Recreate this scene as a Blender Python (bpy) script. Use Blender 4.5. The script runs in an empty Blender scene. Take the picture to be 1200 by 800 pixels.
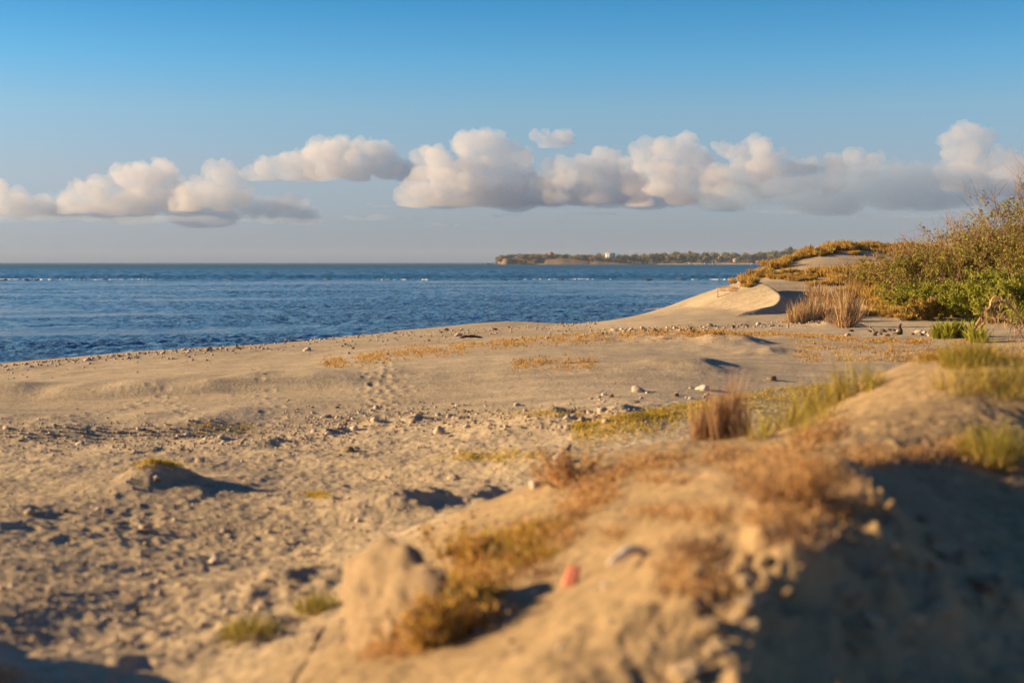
import bpy, math, random
import numpy as np
from mathutils import Vector, Matrix, noise as mnoise

scene = bpy.context.scene
COL = scene.collection
R = math.radians
rng = np.random.default_rng(11)
random.seed(11)

# ------------------------------------------------------------------ camera
CAM_H = 3.0
PITCH = R(3.19)
F = 1666.7                                  # focal length in pixels of the 1200 px wide photograph
cam = bpy.data.cameras.new('camera')
cam.lens = 50.0
cam.sensor_width = 36.0
cam.clip_start = 0.1
cam.clip_end = 90000.0
cam.dof.use_dof = True
cam.dof.focus_distance = 46.0
cam.dof.aperture_fstop = 1.15
cam.dof.aperture_blades = 9
cam_o = bpy.data.objects.new('camera', cam)
COL.objects.link(cam_o)
cam_o.location = (0, 0, CAM_H)
cam_o.rotation_euler = (math.pi / 2 - PITCH, 0, 0)
scene.camera = cam_o

# ------------------------------------------------------------------ sky and sun
SUN_EL, SUN_FWD = 15.0, 6.0               # sun low on the left, a little ahead of the camera
SUN = Vector((-math.cos(R(SUN_FWD)) * math.cos(R(SUN_EL)), math.sin(R(SUN_FWD)) * math.cos(R(SUN_EL)), math.sin(R(SUN_EL))))
world = bpy.data.worlds.new('World')
scene.world = world
world.use_nodes = True
nt = world.node_tree
bg = nt.nodes['Background']
bg.inputs['Strength'].default_value = 0.082
sky = nt.nodes.new('ShaderNodeTexSky')
sky.sky_type = 'NISHITA'
sky.sun_disc = False
sky.sun_elevation = R(SUN_EL)
sky.sun_rotation = R(-(90 - SUN_FWD))
sky.air_density = 1.0
sky.dust_density = 0.6
sky.ozone_density = 2.0
tc = nt.nodes.new('ShaderNodeTexCoord')
sep = nt.nodes.new('ShaderNodeSeparateXYZ')
nt.links.new(tc.outputs['Generated'], sep.inputs[0])
ramp = nt.nodes.new('ShaderNodeValToRGB')   # the clear air: rosy grey at the sea line, blue higher up
mp = nt.nodes.new('ShaderNodeMapRange')
mp.inputs['From Min'].default_value = 0.0
mp.inputs['From Max'].default_value = 0.30
nt.links.new(sep.outputs['Z'], mp.inputs['Value'])
nt.links.new(mp.outputs['Result'], ramp.inputs['Fac'])
SKY_STOPS = [(0.0, (0.22, 0.31, 0.66)), (0.044, (0.39, 0.48, 0.88)), (0.21, (0.53, 0.56, 0.78)), (0.352, (0.48, 0.65, 0.84)), (0.46, (0.30, 0.65, 0.91)),
             (0.60, (0.14, 0.54, 0.83)), (1.0, (0.13, 0.30, 0.50))]
els = ramp.color_ramp.elements
els[0].position, els[0].color = SKY_STOPS[0][0], (*SKY_STOPS[0][1], 1)
els[1].position, els[1].color = SKY_STOPS[-1][0], (*SKY_STOPS[-1][1], 1)
for p_, c_ in SKY_STOPS[1:-1]:
    e_ = els.new(p_)
    e_.color = (*c_, 1)
mul = nt.nodes.new('ShaderNodeMix')
mul.data_type = 'RGBA'
mul.blend_type = 'MULTIPLY'
mul.inputs[0].default_value = 1.0
nt.links.new(sky.outputs[0], mul.inputs[6])
nt.links.new(ramp.outputs[0], mul.inputs[7])
nt.links.new(mul.outputs[2], bg.inputs['Color'])

sun = bpy.data.lights.new('sun', 'SUN')
sun.energy = 5.0
sun.color = (1.0, 0.71, 0.36)
sun.angle = R(0.5)
sun_o = bpy.data.objects.new('sun', sun)
COL.objects.link(sun_o)
sun_o.rotation_euler = (-SUN).to_track_quat('-Z', 'Y').to_euler()

scene.view_settings.view_transform = 'Standard'
scene.view_settings.look = 'None'
scene.view_settings.exposure = 1.17
scene.view_settings.gamma = 1.0
scene.render.engine = 'CYCLES'
scene.cycles.volume_bounces = 3
scene.cycles.max_bounces = 6
scene.cycles.transparent_max_bounces = 8
scene.cycles.use_denoising = True

# ------------------------------------------------------------------ helpers
cp, sp = math.cos(PITCH), math.sin(PITCH)

def ray(px, py):
    px = np.asarray(px, float); py = np.asarray(py, float)
    a = (px - 600) / F; b = (400 - py) / F
    return np.stack([a, cp + b * sp, -sp + b * cp], -1)

def P(px, py, d=None, z=None):
    """the point seen at a pixel of the photograph, at forward distance d or at height z"""
    r = ray(px, py)
    t = d / r[1] if d is not None else (z - CAM_H) / r[2]
    return np.array([r[0] * t, r[1] * t, CAM_H + r[2] * t])

def tag(o, label=None, cat=None, group=None, kind=None):
    if label: o['label'] = label
    if cat: o['category'] = cat
    if group: o['group'] = group
    if kind: o['kind'] = kind
    return o

def mesh_np(name, V, faces, mats=None, mat_idx=None, smooth=False, attrs=None):
    """mesh from numpy arrays; faces is a list of (n,k) index arrays"""
    me = bpy.data.meshes.new(name)
    V = np.asarray(V, np.float32)
    faces = [np.asarray(f, np.int32) for f in faces if len(f)]
    nl = sum(f.size for f in faces); nf = sum(len(f) for f in faces)
    me.vertices.add(len(V)); me.loops.add(nl); me.polygons.add(nf)
    me.vertices.foreach_set('co', V.ravel())
    me.loops.foreach_set('vertex_index', np.concatenate([f.ravel() for f in faces]))
    tot = np.concatenate([np.full(len(f), f.shape[1], np.int32) for f in faces])
    me.polygons.foreach_set('loop_start', np.concatenate([[0], np.cumsum(tot)[:-1]]).astype(np.int32))
    if smooth: me.polygons.foreach_set('use_smooth', np.ones(nf, bool))
    if mats:
        for m in mats: me.materials.append(m)
        if mat_idx is not None: me.polygons.foreach_set('material_index', np.asarray(mat_idx, np.int32))
    for k, a in (attrs or {}).items():
        at = me.attributes.new(k, 'FLOAT', 'POINT')
        at.data.foreach_set('value', np.asarray(a, np.float32))
    me.update(calc_edges=True)
    return me

def add(name, me, parent=None, loc=(0, 0, 0), rot=(0, 0, 0), scale=(1, 1, 1)):
    o = bpy.data.objects.new(name, me)
    COL.objects.link(o)
    o.location = loc; o.rotation_euler = rot
    o.scale = scale if hasattr(scale, '__len__') else (scale,) * 3
    if parent: o.parent = parent
    return o

def copy_tree(o, loc, rotz, scale):
    c = o.copy(); COL.objects.link(c)
    c.location = loc; c.rotation_euler = (0, 0, rotz)
    c.scale = scale if hasattr(scale, '__len__') else (scale,) * 3
    for ch in o.children:
        d = ch.copy(); COL.objects.link(d); d.parent = c
    return c

# gradient noise in the plane
_perm = rng.permutation(4096).astype(np.int64)
_ang = rng.random(4096) * 2 * math.pi
_gx, _gy = np.cos(_ang), np.sin(_ang)
def perlin(x, y):
    xi = np.floor(x).astype(np.int64); yi = np.floor(y).astype(np.int64)
    xf = x - xi; yf = y - yi
    u = xf * xf * xf * (xf * (xf * 6 - 15) + 10); v = yf * yf * yf * (yf * (yf * 6 - 15) + 10)
    def g(i, j, dx, dy):
        h = _perm[(_perm[(xi + i) & 4095] + yi + j) & 4095]
        return _gx[h] * dx + _gy[h] * dy
    a = g(0, 0, xf, yf); b = g(1, 0, xf - 1, yf); c = g(0, 1, xf, yf - 1); d = g(1, 1, xf - 1, yf - 1)
    return 1.5 * (a + u * (b - a) + v * (c - a + u * (a - b - c + d)))
def fbm(x, y, o=3, s=0.5):
    r = 0; k = 1
    for i in range(o):
        r = r + k * perlin(x * 2 ** i + 37.1 * i, y * 2 ** i - 11.7 * i); k *= s
    return r
def sstep(a, b, x):
    t = np.clip((x - a) / (b - a), 0, 1)
    return t * t * (3 - 2 * t)

# ------------------------------------------------------------------ materials
def new_mat(name):
    m = bpy.data.materials.new(name); m.use_nodes = True
    b = m.node_tree.nodes['Principled BSDF']
    return m, m.node_tree, b
def N(t, kind, **kw):
    n = t.nodes.new(kind)
    for k, v in kw.items():
        if k in n.inputs: n.inputs[k].default_value = v
        else: setattr(n, k, v)
    return n
def rampn(t, fac, stops):
    r = t.nodes.new('ShaderNodeValToRGB')
    e = r.color_ramp.elements
    e[0].position, e[0].color = stops[0][0], (*stops[0][1], 1)
    e[1].position, e[1].color = stops[-1][0], (*stops[-1][1], 1)
    for p, c in stops[1:-1]:
        q = e.new(p); q.color = (*c, 1)
    t.links.new(fac, r.inputs[0])
    return r.outputs[0]
def mixc(t, fac, a, b, mode='MIX'):
    m = t.nodes.new('ShaderNodeMix'); m.data_type = 'RGBA'; m.blend_type = mode
    for s, v in ((0, fac), (6, a), (7, b)):
        if hasattr(v, 'links') or hasattr(v, 'is_linked'): t.links.new(v, m.inputs[s])
        elif isinstance(v, (int, float)): m.inputs[s].default_value = v
        else: m.inputs[s].default_value = (*v, 1)
    return m.outputs[2]

def sand_material():
    m, t, b = new_mat('sand')
    pos = N(t, 'ShaderNodeTexCoord').outputs['Object']
    n1 = N(t, 'ShaderNodeTexNoise', Scale=0.35, Detail=6.0, Roughness=0.6); t.links.new(pos, n1.inputs['Vector'])
    col = rampn(t, n1.outputs['Fac'], [(0.30, (0.31, 0.235, 0.150)), (0.55, (0.375, 0.285, 0.180)), (0.75, (0.43, 0.325, 0.205))])
    n2 = N(t, 'ShaderNodeTexNoise', Scale=9.0, Detail=5.0, Roughness=0.7); t.links.new(pos, n2.inputs['Vector'])
    col = mixc(t, 1.0, col, rampn(t, n2.outputs['Fac'], [(0.30, (0.72, 0.70, 0.68)), (0.52, (1, 1, 1)), (0.75, (1.14, 1.12, 1.10))]), 'MULTIPLY')
    # wind-sorted streaks of darker grains
    ms = N(t, 'ShaderNodeMapping'); t.links.new(pos, ms.inputs['Vector']); ms.inputs['Rotation'].default_value = (0, 0, R(-12)); ms.inputs['Scale'].default_value = (0.30, 1.9, 1.0)
    n3 = N(t, 'ShaderNodeTexNoise', Scale=1.0, Detail=5.0, Roughness=0.65); t.links.new(ms.outputs[0], n3.inputs['Vector'])
    col = mixc(t, 1.0, col, rampn(t, n3.outputs['Fac'], [(0.34, (0.80, 0.80, 0.82)), (0.52, (1, 1, 1)), (0.72, (1.08, 1.07, 1.05))]), 'MULTIPLY')
    # shell grit and dark specks in the sand
    v = N(t, 'ShaderNodeTexVoronoi', Scale=16.0); t.links.new(pos, v.inputs['Vector'])
    spk = N(t, 'ShaderNodeMath', operation='LESS_THAN'); t.links.new(v.outputs['Distance'], spk.inputs[0]); spk.inputs[1].default_value = 0.16
    vc = N(t, 'ShaderNodeSeparateColor'); t.links.new(v.outputs['Color'], vc.inputs[0])
    grit = N(t, 'ShaderNodeAttribute', attribute_name='grit')
    lt = N(t, 'ShaderNodeMath', operation='LESS_THAN'); t.links.new(vc.outputs[0], lt.inputs[0]); t.links.new(grit.outputs['Fac'], lt.inputs[1])
    mk = N(t, 'ShaderNodeMath', operation='MULTIPLY'); t.links.new(spk.outputs[0], mk.inputs[0]); t.links.new(lt.outputs[0], mk.inputs[1])
    gc = rampn(t, vc.outputs[1], [(0.0, (0.14, 0.095, 0.06)), (0.22, (0.22, 0.15, 0.095)), (0.3, (0.58, 0.48, 0.38)), (1.0, (0.66, 0.58, 0.50))])
    col = mixc(t, mk.outputs[0], col, gc)
    pale = N(t, 'ShaderNodeAttribute', attribute_name='pale')      # paler dry beach with its share of skylight painted in, yellower dune sand
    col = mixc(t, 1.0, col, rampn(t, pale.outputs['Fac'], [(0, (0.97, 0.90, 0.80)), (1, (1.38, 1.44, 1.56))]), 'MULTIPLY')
    wet = N(t, 'ShaderNodeAttribute', attribute_name='wet')
    col = mixc(t, wet.outputs['Fac'], col, (0.14, 0.105, 0.07))
    t.links.new(col, b.inputs['Base Color'])
    b.inputs['Roughness'].default_value = 0.95
    b.inputs['Specular IOR Level'].default_value = 0.15
    nb = N(t, 'ShaderNodeTexNoise', Scale=22.0, Detail=6.0, Roughness=0.65); t.links.new(pos, nb.inputs['Vector'])
    mr = N(t, 'ShaderNodeMapping'); t.links.new(pos, mr.inputs['Vector']); mr.inputs['Rotation'].default_value = (0, 0, R(64)); mr.inputs['Scale'].default_value = (2.2, 9.5, 1.0)
    nr_ = N(t, 'ShaderNodeTexNoise', Scale=1.0, Detail=2.0, Roughness=0.5); t.links.new(mr.outputs[0], nr_.inputs['Vector'])
    rip = N(t, 'ShaderNodeBump', Strength=0.35, Distance=0.03); t.links.new(nr_.outputs['Fac'], rip.inputs['Height'])     # wind ripples
    bump = N(t, 'ShaderNodeBump', Strength=0.55, Distance=0.03); t.links.new(nb.outputs['Fac'], bump.inputs['Height']); t.links.new(rip.outputs[0], bump.inputs['Normal'])
    t.links.new(bump.outputs[0], b.inputs['Normal'])
    return m
M_SAND = sand_material()

def tint_mat(name, stops, rough=0.8, transl=0.25, spec=0.2):
    """leaves, blades and twigs: the colour runs over the per-piece attribute 'tint'"""
    m, t, b = new_mat(name)
    a = N(t, 'ShaderNodeAttribute', attribute_name='tint')
    col = rampn(t, a.outputs['Fac'], stops)
    t.links.new(col, b.inputs['Base Color'])
    b.inputs['Roughness'].default_value = rough
    b.inputs['Specular IOR Level'].default_value = spec
    if transl:
        tr = N(t, 'ShaderNodeBsdfTranslucent'); t.links.new(col, tr.inputs['Color'])
        mx = N(t, 'ShaderNodeMixShader', Fac=transl)
        t.links.new(b.outputs[0], mx.inputs[1]); t.links.new(tr.outputs[0], mx.inputs[2])
        t.links.new(mx.outputs[0], t.nodes['Material Output'].inputs['Surface'])
    return m
M_GREEN = tint_mat('green_grass', [(0, (0.16, 0.13, 0.030)), (0.45, (0.30, 0.27, 0.035)), (0.72, (0.46, 0.36, 0.055)), (1, (0.62, 0.42, 0.16))])
M_DRY = tint_mat('dry_grass', [(0, (0.34, 0.185, 0.075)), (0.5, (0.62, 0.36, 0.15)), (1, (0.78, 0.54, 0.28))], transl=0.4)
M_STRAW = tint_mat('reed_straw', [(0, (0.21, 0.125, 0.06)), (0.5, (0.42, 0.265, 0.135)), (1, (0.62, 0.43, 0.24))])
M_GOLD = tint_mat('golden_scrub', [(0, (0.24, 0.14, 0.035)), (0.5, (0.52, 0.33, 0.085)), (0.85, (0.66, 0.46, 0.14)), (1, (0.40, 0.34, 0.08))])
M_LEAF = tint_mat('bush_leaf', [(0, (0.12, 0.115, 0.018)), (0.5, (0.29, 0.30, 0.035)), (1, (0.50, 0.46, 0.065))], transl=0.48)
M_OLIVE = tint_mat('olive_leaf', [(0, (0.16, 0.11, 0.028)), (0.5, (0.32, 0.22, 0.05)), (1, (0.48, 0.33, 0.08))], transl=0.4)
M_MIXLEAF = tint_mat('thicket_leaf', [(0, (0.15, 0.095, 0.035)), (0.3, (0.27, 0.18, 0.055)), (0.5, (0.34, 0.29, 0.05)), (0.75, (0.39, 0.39, 0.05)), (1, (0.56, 0.50, 0.08))], transl=0.48)
M_TWIG = tint_mat('twig_bark', [(0, (0.16, 0.095, 0.055)), (1, (0.44, 0.28, 0.16))], transl=0)
M_RUST = tint_mat('rusty_reed', [(0, (0.20, 0.11, 0.06)), (0.5, (0.43, 0.25, 0.135)), (1, (0.64, 0.44, 0.25))])
M_FARSCRUB = tint_mat('far_scrub', [(0, (0.13, 0.10, 0.04)), (0.5, (0.24, 0.18, 0.07)), (1, (0.36, 0.25, 0.10))])
M_CREEP = tint_mat('shore_creeper', [(0, (0.42, 0.22, 0.06)), (0.55, (0.66, 0.40, 0.10)), (0.8, (0.55, 0.44, 0.07)), (1, (0.36, 0.36, 0.045))], transl=0.4)
M_FARLEAF = tint_mat('far_leaf', [(0, (0.085, 0.088, 0.035)), (0.5, (0.19, 0.17, 0.065)), (0.85, (0.31, 0.25, 0.095)), (1, (0.42, 0.27, 0.12))], transl=0.2)  # leaf colour lightened to carry part of the distance haze

def stone_material(name, a, b_, scale=8.0):
    m, t, b = new_mat(name)
    pos = N(t, 'ShaderNodeTexCoord').outputs['Object']
    oi = N(t, 'ShaderNodeObjectInfo')
    n = N(t, 'ShaderNodeTexNoise', Scale=scale, Detail=6.0, Roughness=0.7); t.links.new(pos, n.inputs['Vector'])
    c = rampn(t, n.outputs['Fac'], [(0.3, a), (0.7, b_)])
    c = mixc(t, 1.0, c, rampn(t, oi.outputs['Random'], [(0, (0.62, 0.56, 0.5)), (0.5, (0.95, 0.9, 0.86)), (1, (1.2, 1.2, 1.2))]), 'MULTIPLY')
    t.links.new(c, b.inputs['Base Color']); b.inputs['Roughness'].default_value = 0.9
    bu = N(t, 'ShaderNodeBump', Strength=0.6, Distance=0.02); t.links.new(n.outputs['Fac'], bu.inputs['Height']); t.links.new(bu.outputs[0], b.inputs['Normal'])
    return m
M_CORAL = stone_material('pale_coral_stone', (0.42, 0.32, 0.24), (0.72, 0.62, 0.53))
M_BROWN = stone_material('brown_stone', (0.12, 0.085, 0.06), (0.30, 0.21, 0.14))
M_CLOD = stone_material('sand_clod', (0.36, 0.27, 0.17), (0.52, 0.40, 0.26))
M_REEF = stone_material('reef_rock', (0.03, 0.028, 0.025), (0.10, 0.085, 0.07), 1.5)
M_CLIFF = stone_material('cliff_rock', (0.16, 0.12, 0.06), (0.44, 0.30, 0.17), 0.10)

def plain(name, c, rough=0.7, var=0.15, scale=12.0):
    m, t, b = new_mat(name)
    pos = N(t, 'ShaderNodeTexCoord').outputs['Object']
    n = N(t, 'ShaderNodeTexNoise', Scale=scale, Detail=5.0, Roughness=0.65); t.links.new(pos, n.inputs['Vector'])
    col = rampn(t, n.outputs['Fac'], [(0.3, tuple(v * (1 - var) for v in c)), (0.7, tuple(min(1, v * (1 + var)) for v in c))])
    t.links.new(col, b.inputs['Base Color']); b.inputs['Roughness'].default_value = rough
    return m
M_DRIFT = plain('weathered_driftwood', (0.36, 0.27, 0.20), 0.85, 0.45, 30)
M_DARKWOOD = plain('dark_driftwood', (0.07, 0.045, 0.03), 0.85, 0.5, 20)
M_BLEACH = plain('bleached_coral', (0.60, 0.53, 0.47), 0.85, 0.3, 25)
M_REDPL = plain('faded_red_plastic', (0.80, 0.27, 0.16), 0.5, 0.12, 30)
M_WHITEWALL = plain('white_render', (0.62, 0.60, 0.56), 0.8, 0.06)
M_TANWALL = plain('tan_render', (0.50, 0.38, 0.27), 0.8, 0.1)
M_REDROOF = plain('red_roof', (0.42, 0.085, 0.06), 0.7, 0.15)
M_PINKROOF = plain('pink_roof', (0.42, 0.25, 0.20), 0.7, 0.15)
M_DARKGLASS = plain('dark_opening', (0.05, 0.055, 0.06), 0.3, 0.1)
M_TURQ = plain('turquoise_paint', (0.25, 0.55, 0.62), 0.5, 0.1)
M_WHITEP = plain('white_paint', (0.70, 0.70, 0.68), 0.5, 0.08)
M_STEEL = plain('painted_steel', (0.35, 0.33, 0.33), 0.6, 0.1)
M_FOAM = plain('foam', (0.80, 0.80, 0.80), 0.9, 0.05)

# ------------------------------------------------------------------ shape of the land
SH_Y = np.array([-200, -50, 0, 43, 60, 70.5, 90, 104, 142, 220, 420, 700])
SH_X = np.array([-150, -62, -37, -15.5, -7.2, -0.5, 6.5, 12.0, 24, 50, 130, 260])

def ctrl(rows):
    out = []
    for r in rows:
        px, py, k, v = r
        out.append(P(px, py, **{k: v}))
    return np.array(out)
NEAR = ctrl([
    # left edge of the near dune, from the bottom up
    (300, 800, 'z', 1.00), (430, 790, 'z', 1.25), (425, 700, 'z', 1.12), (520, 720, 'z', 1.32), (600, 640, 'z', 1.42), (680, 580, 'z', 1.52), (760, 526, 'z', 1.66), (830, 514, 'z', 1.72),
    # lit face
    (520, 800, 'z', 1.40), (600, 790, 'z', 1.50), (700, 800, 'z', 1.60), (640, 690, 'z', 1.48), (700, 700, 'z', 1.62), (740, 620, 'z', 1.65), (800, 620, 'z', 1.80), (850, 570, 'z', 1.87), (900, 543, 'z', 1.90), (800, 720, 'z', 1.74), (930, 580, 'z', 1.93), (920, 640, 'z', 1.92),
    # the ridge
    (985, 553, 'z', 1.96), (1000, 610, 'z', 2.00), (980, 672, 'z', 1.85), (890, 738, 'z', 1.70), (770, 795, 'z', 1.62),
    # the shaded hollow to its right
    (905, 790, 'z', 1.57), (960, 765, 'z', 1.60), (1010, 740, 'z', 1.61), (1100, 790, 'z', 1.53), (1200, 790, 'z', 1.47), (1110, 660, 'z', 1.54), (1090, 590, 'z', 1.70), (1200, 700, 'z', 1.48), (1170, 580, 'z', 1.66), (1040, 545, 'z', 1.87), (1100, 537, 'z', 1.83), (1200, 548, 'z', 1.78),
    (1290, 640, 'z', 1.50), (1290, 780, 'z', 1.34),
    # the lit dune behind it
    (930, 528, 'z', 1.80), (980, 515, 'z', 1.88), (1050, 480, 'z', 1.98), (1110, 500, 'z', 1.95), (1100, 440, 'z', 2.15), (1170, 490, 'z', 1.95), (1000, 480, 'z', 1.86), (940, 508, 'z', 1.74), (960, 482, 'z', 1.78), (1050, 438, 'z', 2.03), (1100, 414, 'z', 2.18), (1150, 418, 'z', 2.18), (1210, 430, 'z', 2.10), (1300, 450, 'z', 2.0),
    # the beach round it
    (100, 800, 'z', 0.80), (230, 720, 'z', 0.78), (380, 735, 'z', 0.92), (330, 700, 'z', 0.80), (430, 640, 'z', 0.76), (560, 600, 'z', 0.76), (640, 555, 'z', 0.78), (700, 530, 'z', 0.80), (760, 505, 'z', 0.82), (100, 650, 'z', 0.72), (0, 600, 'z', 0.70),
])
NEAR = np.vstack([NEAR, [[-1.2, 4.0, 1.02], [0.0, 3.2, 1.42], [1.2, 3.2, 1.30], [-1.0, 2.0, 1.1], [1.0, 1.6, 1.5], [2.6, 3.4, 1.15], [1.15, 4.25, 1.40], [1.5, 4.6, 1.42], [1.8, 4.0, 1.2], [1.0, 3.9, 1.36], [2.2, 4.8, 1.38], [-2.6, 4.2, 0.85],
                         [0.9, 15.0, 0.86], [3.0, 16.5, 0.92], [5.2, 17.0, 0.98], [6.5, 12.0, 1.5], [6.0, 15.0, 1.1], [2.0, 13.4, 1.0]]])
FAR = ctrl([
    # broad hump in the middle of the beach
    (350, 428, 'z', 0.86), (480, 412, 'z', 1.00), (600, 400, 'z', 1.12), (700, 394, 'z', 1.22), (800, 391, 'z', 1.25), (900, 394, 'z', 1.20), (1000, 399, 'z', 1.20), (1080, 402, 'z', 1.20), (1200, 404, 'z', 1.25),
    (330, 470, 'z', 0.66), (450, 474, 'z', 0.68), (560, 478, 'z', 0.74), (690, 470, 'z', 0.84), (800, 455, 'z', 0.86), (880, 440, 'z', 0.96), (960, 425, 'z', 1.05), (1080, 415, 'z', 1.10), (640, 440, 'z', 0.98), (740, 430, 'z', 1.08),
    (880, 405, 'z', 1.16), (930, 420, 'z', 1.06), (820, 412, 'z', 1.04),
    (300, 408, 'z', 0.46), (500, 396, 'z', 0.46), (620, 389, 'z', 0.50), (720, 385, 'z', 0.62),
    (400, 417, 'd', 35), (480, 408, 'd', 37), (600, 399, 'd', 39), (700, 393, 'd', 41), (800, 389, 'd', 42), (400, 402, 'd', 46), (450, 394, 'd', 52), (520, 388, 'd', 57), (600, 384, 'd', 60), (680, 379, 'd', 64), (560, 393, 'd', 48),
    # floor behind the ridge, in front of the bushes
    (820, 386, 'z', 1.00), (900, 388, 'z', 1.05), (990, 384, 'z', 1.10), (1100, 388, 'z', 1.20), (1200, 395, 'z', 1.30),
    # flank of the far dune
    (700, 377, 'd', 58), (760, 368, 'd', 57.5), (800, 364, 'd', 57.5), (840, 350, 'd', 58),
    (800, 372, 'd', 52), (850, 378, 'd', 49), (760, 378, 'd', 51),
    (900, 383, 'd', 47), (925, 371, 'd', 51), (935, 352, 'd', 57), (940, 370, 'd', 51),
    # the big dune with scrub
    (868, 332, 'd', 60), (890, 326, 'd', 63), (905, 318, 'd', 65), (922, 306, 'd', 67), (950, 295, 'd', 69), (985, 288, 'd', 70), (1020, 288, 'd', 70), (1060, 290, 'd', 70), (1100, 285, 'd', 70), (1200, 270, 'd', 70),
    (925, 330, 'd', 61.5), (950, 322, 'd', 62), (985, 305, 'd', 66), (1020, 310, 'd', 65), (960, 345, 'd', 57), (1010, 335, 'd', 59), (1060, 330, 'd', 60), (1010, 365, 'd', 51), (1060, 362, 'd', 52), (1120, 350, 'd', 54), (1200, 345, 'd', 55),
    (1100, 375, 'd', 48), (1200, 380, 'd', 46),
])
FAR = np.vstack([FAR, [[12.5, 76, 1.0], [18, 82, 1.4], [26, 86, 1.6], [34, 84, 1.8], [10, 70, 1.0], [7, 66, 0.6], [32, 60, 2.6], [32, 45, 1.6], [34, 72, 3.6], [6.5, 62, 0.9], [24, 32, 1.3], [40, 52, 2.2]]])

def base_height(x, y):
    s = (x - np.interp(y, SH_Y, SH_X)) * 0.88
    z = np.where(s < 0, np.maximum(-0.08 * -s, -4.0), 0)
    z = z + 0.40 * sstep(-1.0, 13.0, s) + 0.16 * sstep(3, 14, s) + 0.22 * sstep(14, 40, s) + 2.2 * sstep(40, 160, s)
    return z, s

def matern(d, ell):
    q = np.minimum(d / ell, 1.0)                                    # smooth and exactly zero beyond ell
    return (1 - q) ** 6 * (35 * q * q + 18 * q + 3) / 3
def fit(pts, ell, nug):
    b, _ = base_height(pts[:, 0], pts[:, 1])
    D = np.hypot(pts[:, None, 0] - pts[None, :, 0], pts[:, None, 1] - pts[None, :, 1])
    return np.linalg.solve(matern(D, ell) + nug * np.eye(len(pts)), pts[:, 2] - b)
ELL_N, ELL_F = 7.0, 24.0
W_N = fit(NEAR, ELL_N, 2e-3)
def rbf(x, y, pts, W, ell):
    out = np.zeros(x.shape)
    for p, w in zip(pts, W):
        d = np.hypot(x - p[0], y - p[1])
        k = d < ell
        if k.any(): out[k] += w * matern(d[k], ell)
    return out
W_F = fit(FAR, ELL_F, 2e-3)

# sharp crest of the curling dune by the sea
CREST = np.array([P(px, py, d=d) for px, py, d in [(868, 331, 58.6), (886, 329, 58), (902, 335, 57), (912, 343, 56), (914, 350, 55), (907, 357, 54), (890, 361, 53.2), (870, 365, 52.6), (856, 372, 52), (848, 381, 51.5)]])
def spline(Q, m):
    T = np.arange(len(Q)); out = []
    for t in np.linspace(0, len(Q) - 1, m):
        i = min(int(t), len(Q) - 2); f = t - i
        p0, p1, p2, p3 = Q[max(i - 1, 0)], Q[i], Q[i + 1], Q[min(i + 2, len(Q) - 1)]
        out.append(0.5 * (2 * p1 + (p2 - p0) * f + (2 * p0 - 5 * p1 + 4 * p2 - p3) * f * f + (3 * p1 - p0 - 3 * p2 + p3) * f ** 3))
    return np.array(out)
CREST = spline(CREST, 46)
def curl_dune(x, y):
    tang = np.gradient(CREST[:, :2], axis=0)                        # mean direction at each corner
    D_, C_ = [], []
    for i, (a, b) in enumerate(zip(CREST[:-1], CREST[1:])):
        e = b[:2] - a[:2]; L2 = e @ e
        t = np.clip(((x - a[0]) * e[0] + (y - a[1]) * e[1]) / L2, 0, 1)
        dx, dy = x - a[0] - t * e[0], y - a[1] - t * e[1]
        d = np.hypot(dx, dy)
        ex = np.where(t <= 0, tang[i, 0], np.where(t >= 1, tang[i + 1, 0], e[0])); ey = np.where(t <= 0, tang[i, 1], np.where(t >= 1, tang[i + 1, 1], e[1]))
        zc = a[2] + t * (b[2] - a[2])
        lee = sstep(-0.35, 0.6, (ex * dy - ey * dx) / (np.hypot(ex, ey) * d + 1e-9))      # left of the direction of travel is away from the sea
        D_.append(d); C_.append(lee * (zc - 0.62 * d) + (1 - lee) * (zc - 0.34 * d - 0.004 * d ** 2))
    D_ = np.array(D_); C_ = np.array(C_); best = D_.min(0)
    w = np.exp(-(D_ - best) / (0.06 + 0.16 * best))
    return (w * C_).sum(0) / w.sum(0), best

MOUNDS = []      # x, y, height, windward length, lee length, half depth
def mound(px, py, z, h, lw, ll, w):
    p = P(px, py, z=z); MOUNDS.append((p[0], p[1], h, lw, ll, w))
mound(184, 564, 0.70, 0.26, 0.46, 0.46, 0.42)
mound(372, 583, 0.70, 0.07, 0.5, 0.15, 0.35)
mound(640, 500, 0.76, 0.16, 0.75, 0.28, 0.8)
mound(738, 505, 0.80, 0.12, 0.7, 0.28, 0.7)
mound(475, 590, 0.72, 0.10, 0.6, 0.20, 0.4)
mound(560, 577, 0.74, 0.09, 0.55, 0.20, 0.5)
mound(20, 600, 0.70, 0.07, 0.4, 0.2, 0.3)
mound(10, 622, 0.70, 0.08, 0.5, 0.2, 0.3)
mound(500, 585, 0.72, 0.08, 0.8, 0.2, 0.5)
mound(345, 700, 0.78, 0.14, 0.5, 0.25, 0.35)
mound(290, 745, 0.80, 0.12, 0.5, 0.25, 0.4)
mound(255, 500, 0.72, 0.09, 0.4, 0.15, 0.4)
mound(175, 512, 0.70, 0.07, 0.35, 0.15, 0.35)
mound(388, 495, 0.72, 0.09, 0.4, 0.15, 0.35)
mound(315, 505, 0.72, 0.06, 0.35, 0.12, 0.35)
mound(440, 488, 0.73, 0.09, 0.3, 0.15, 0.3)
mound(490, 488, 0.73, 0.10, 0.35, 0.15, 0.35)
mound(540, 535, 0.75, 0.08, 0.6, 0.25, 0.5)
mound(620, 540, 0.78, 0.10, 0.7, 0.25, 0.5)
mound(815, 396, 1.22, 0.16, 1.6, 0.5, 1.4)
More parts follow.
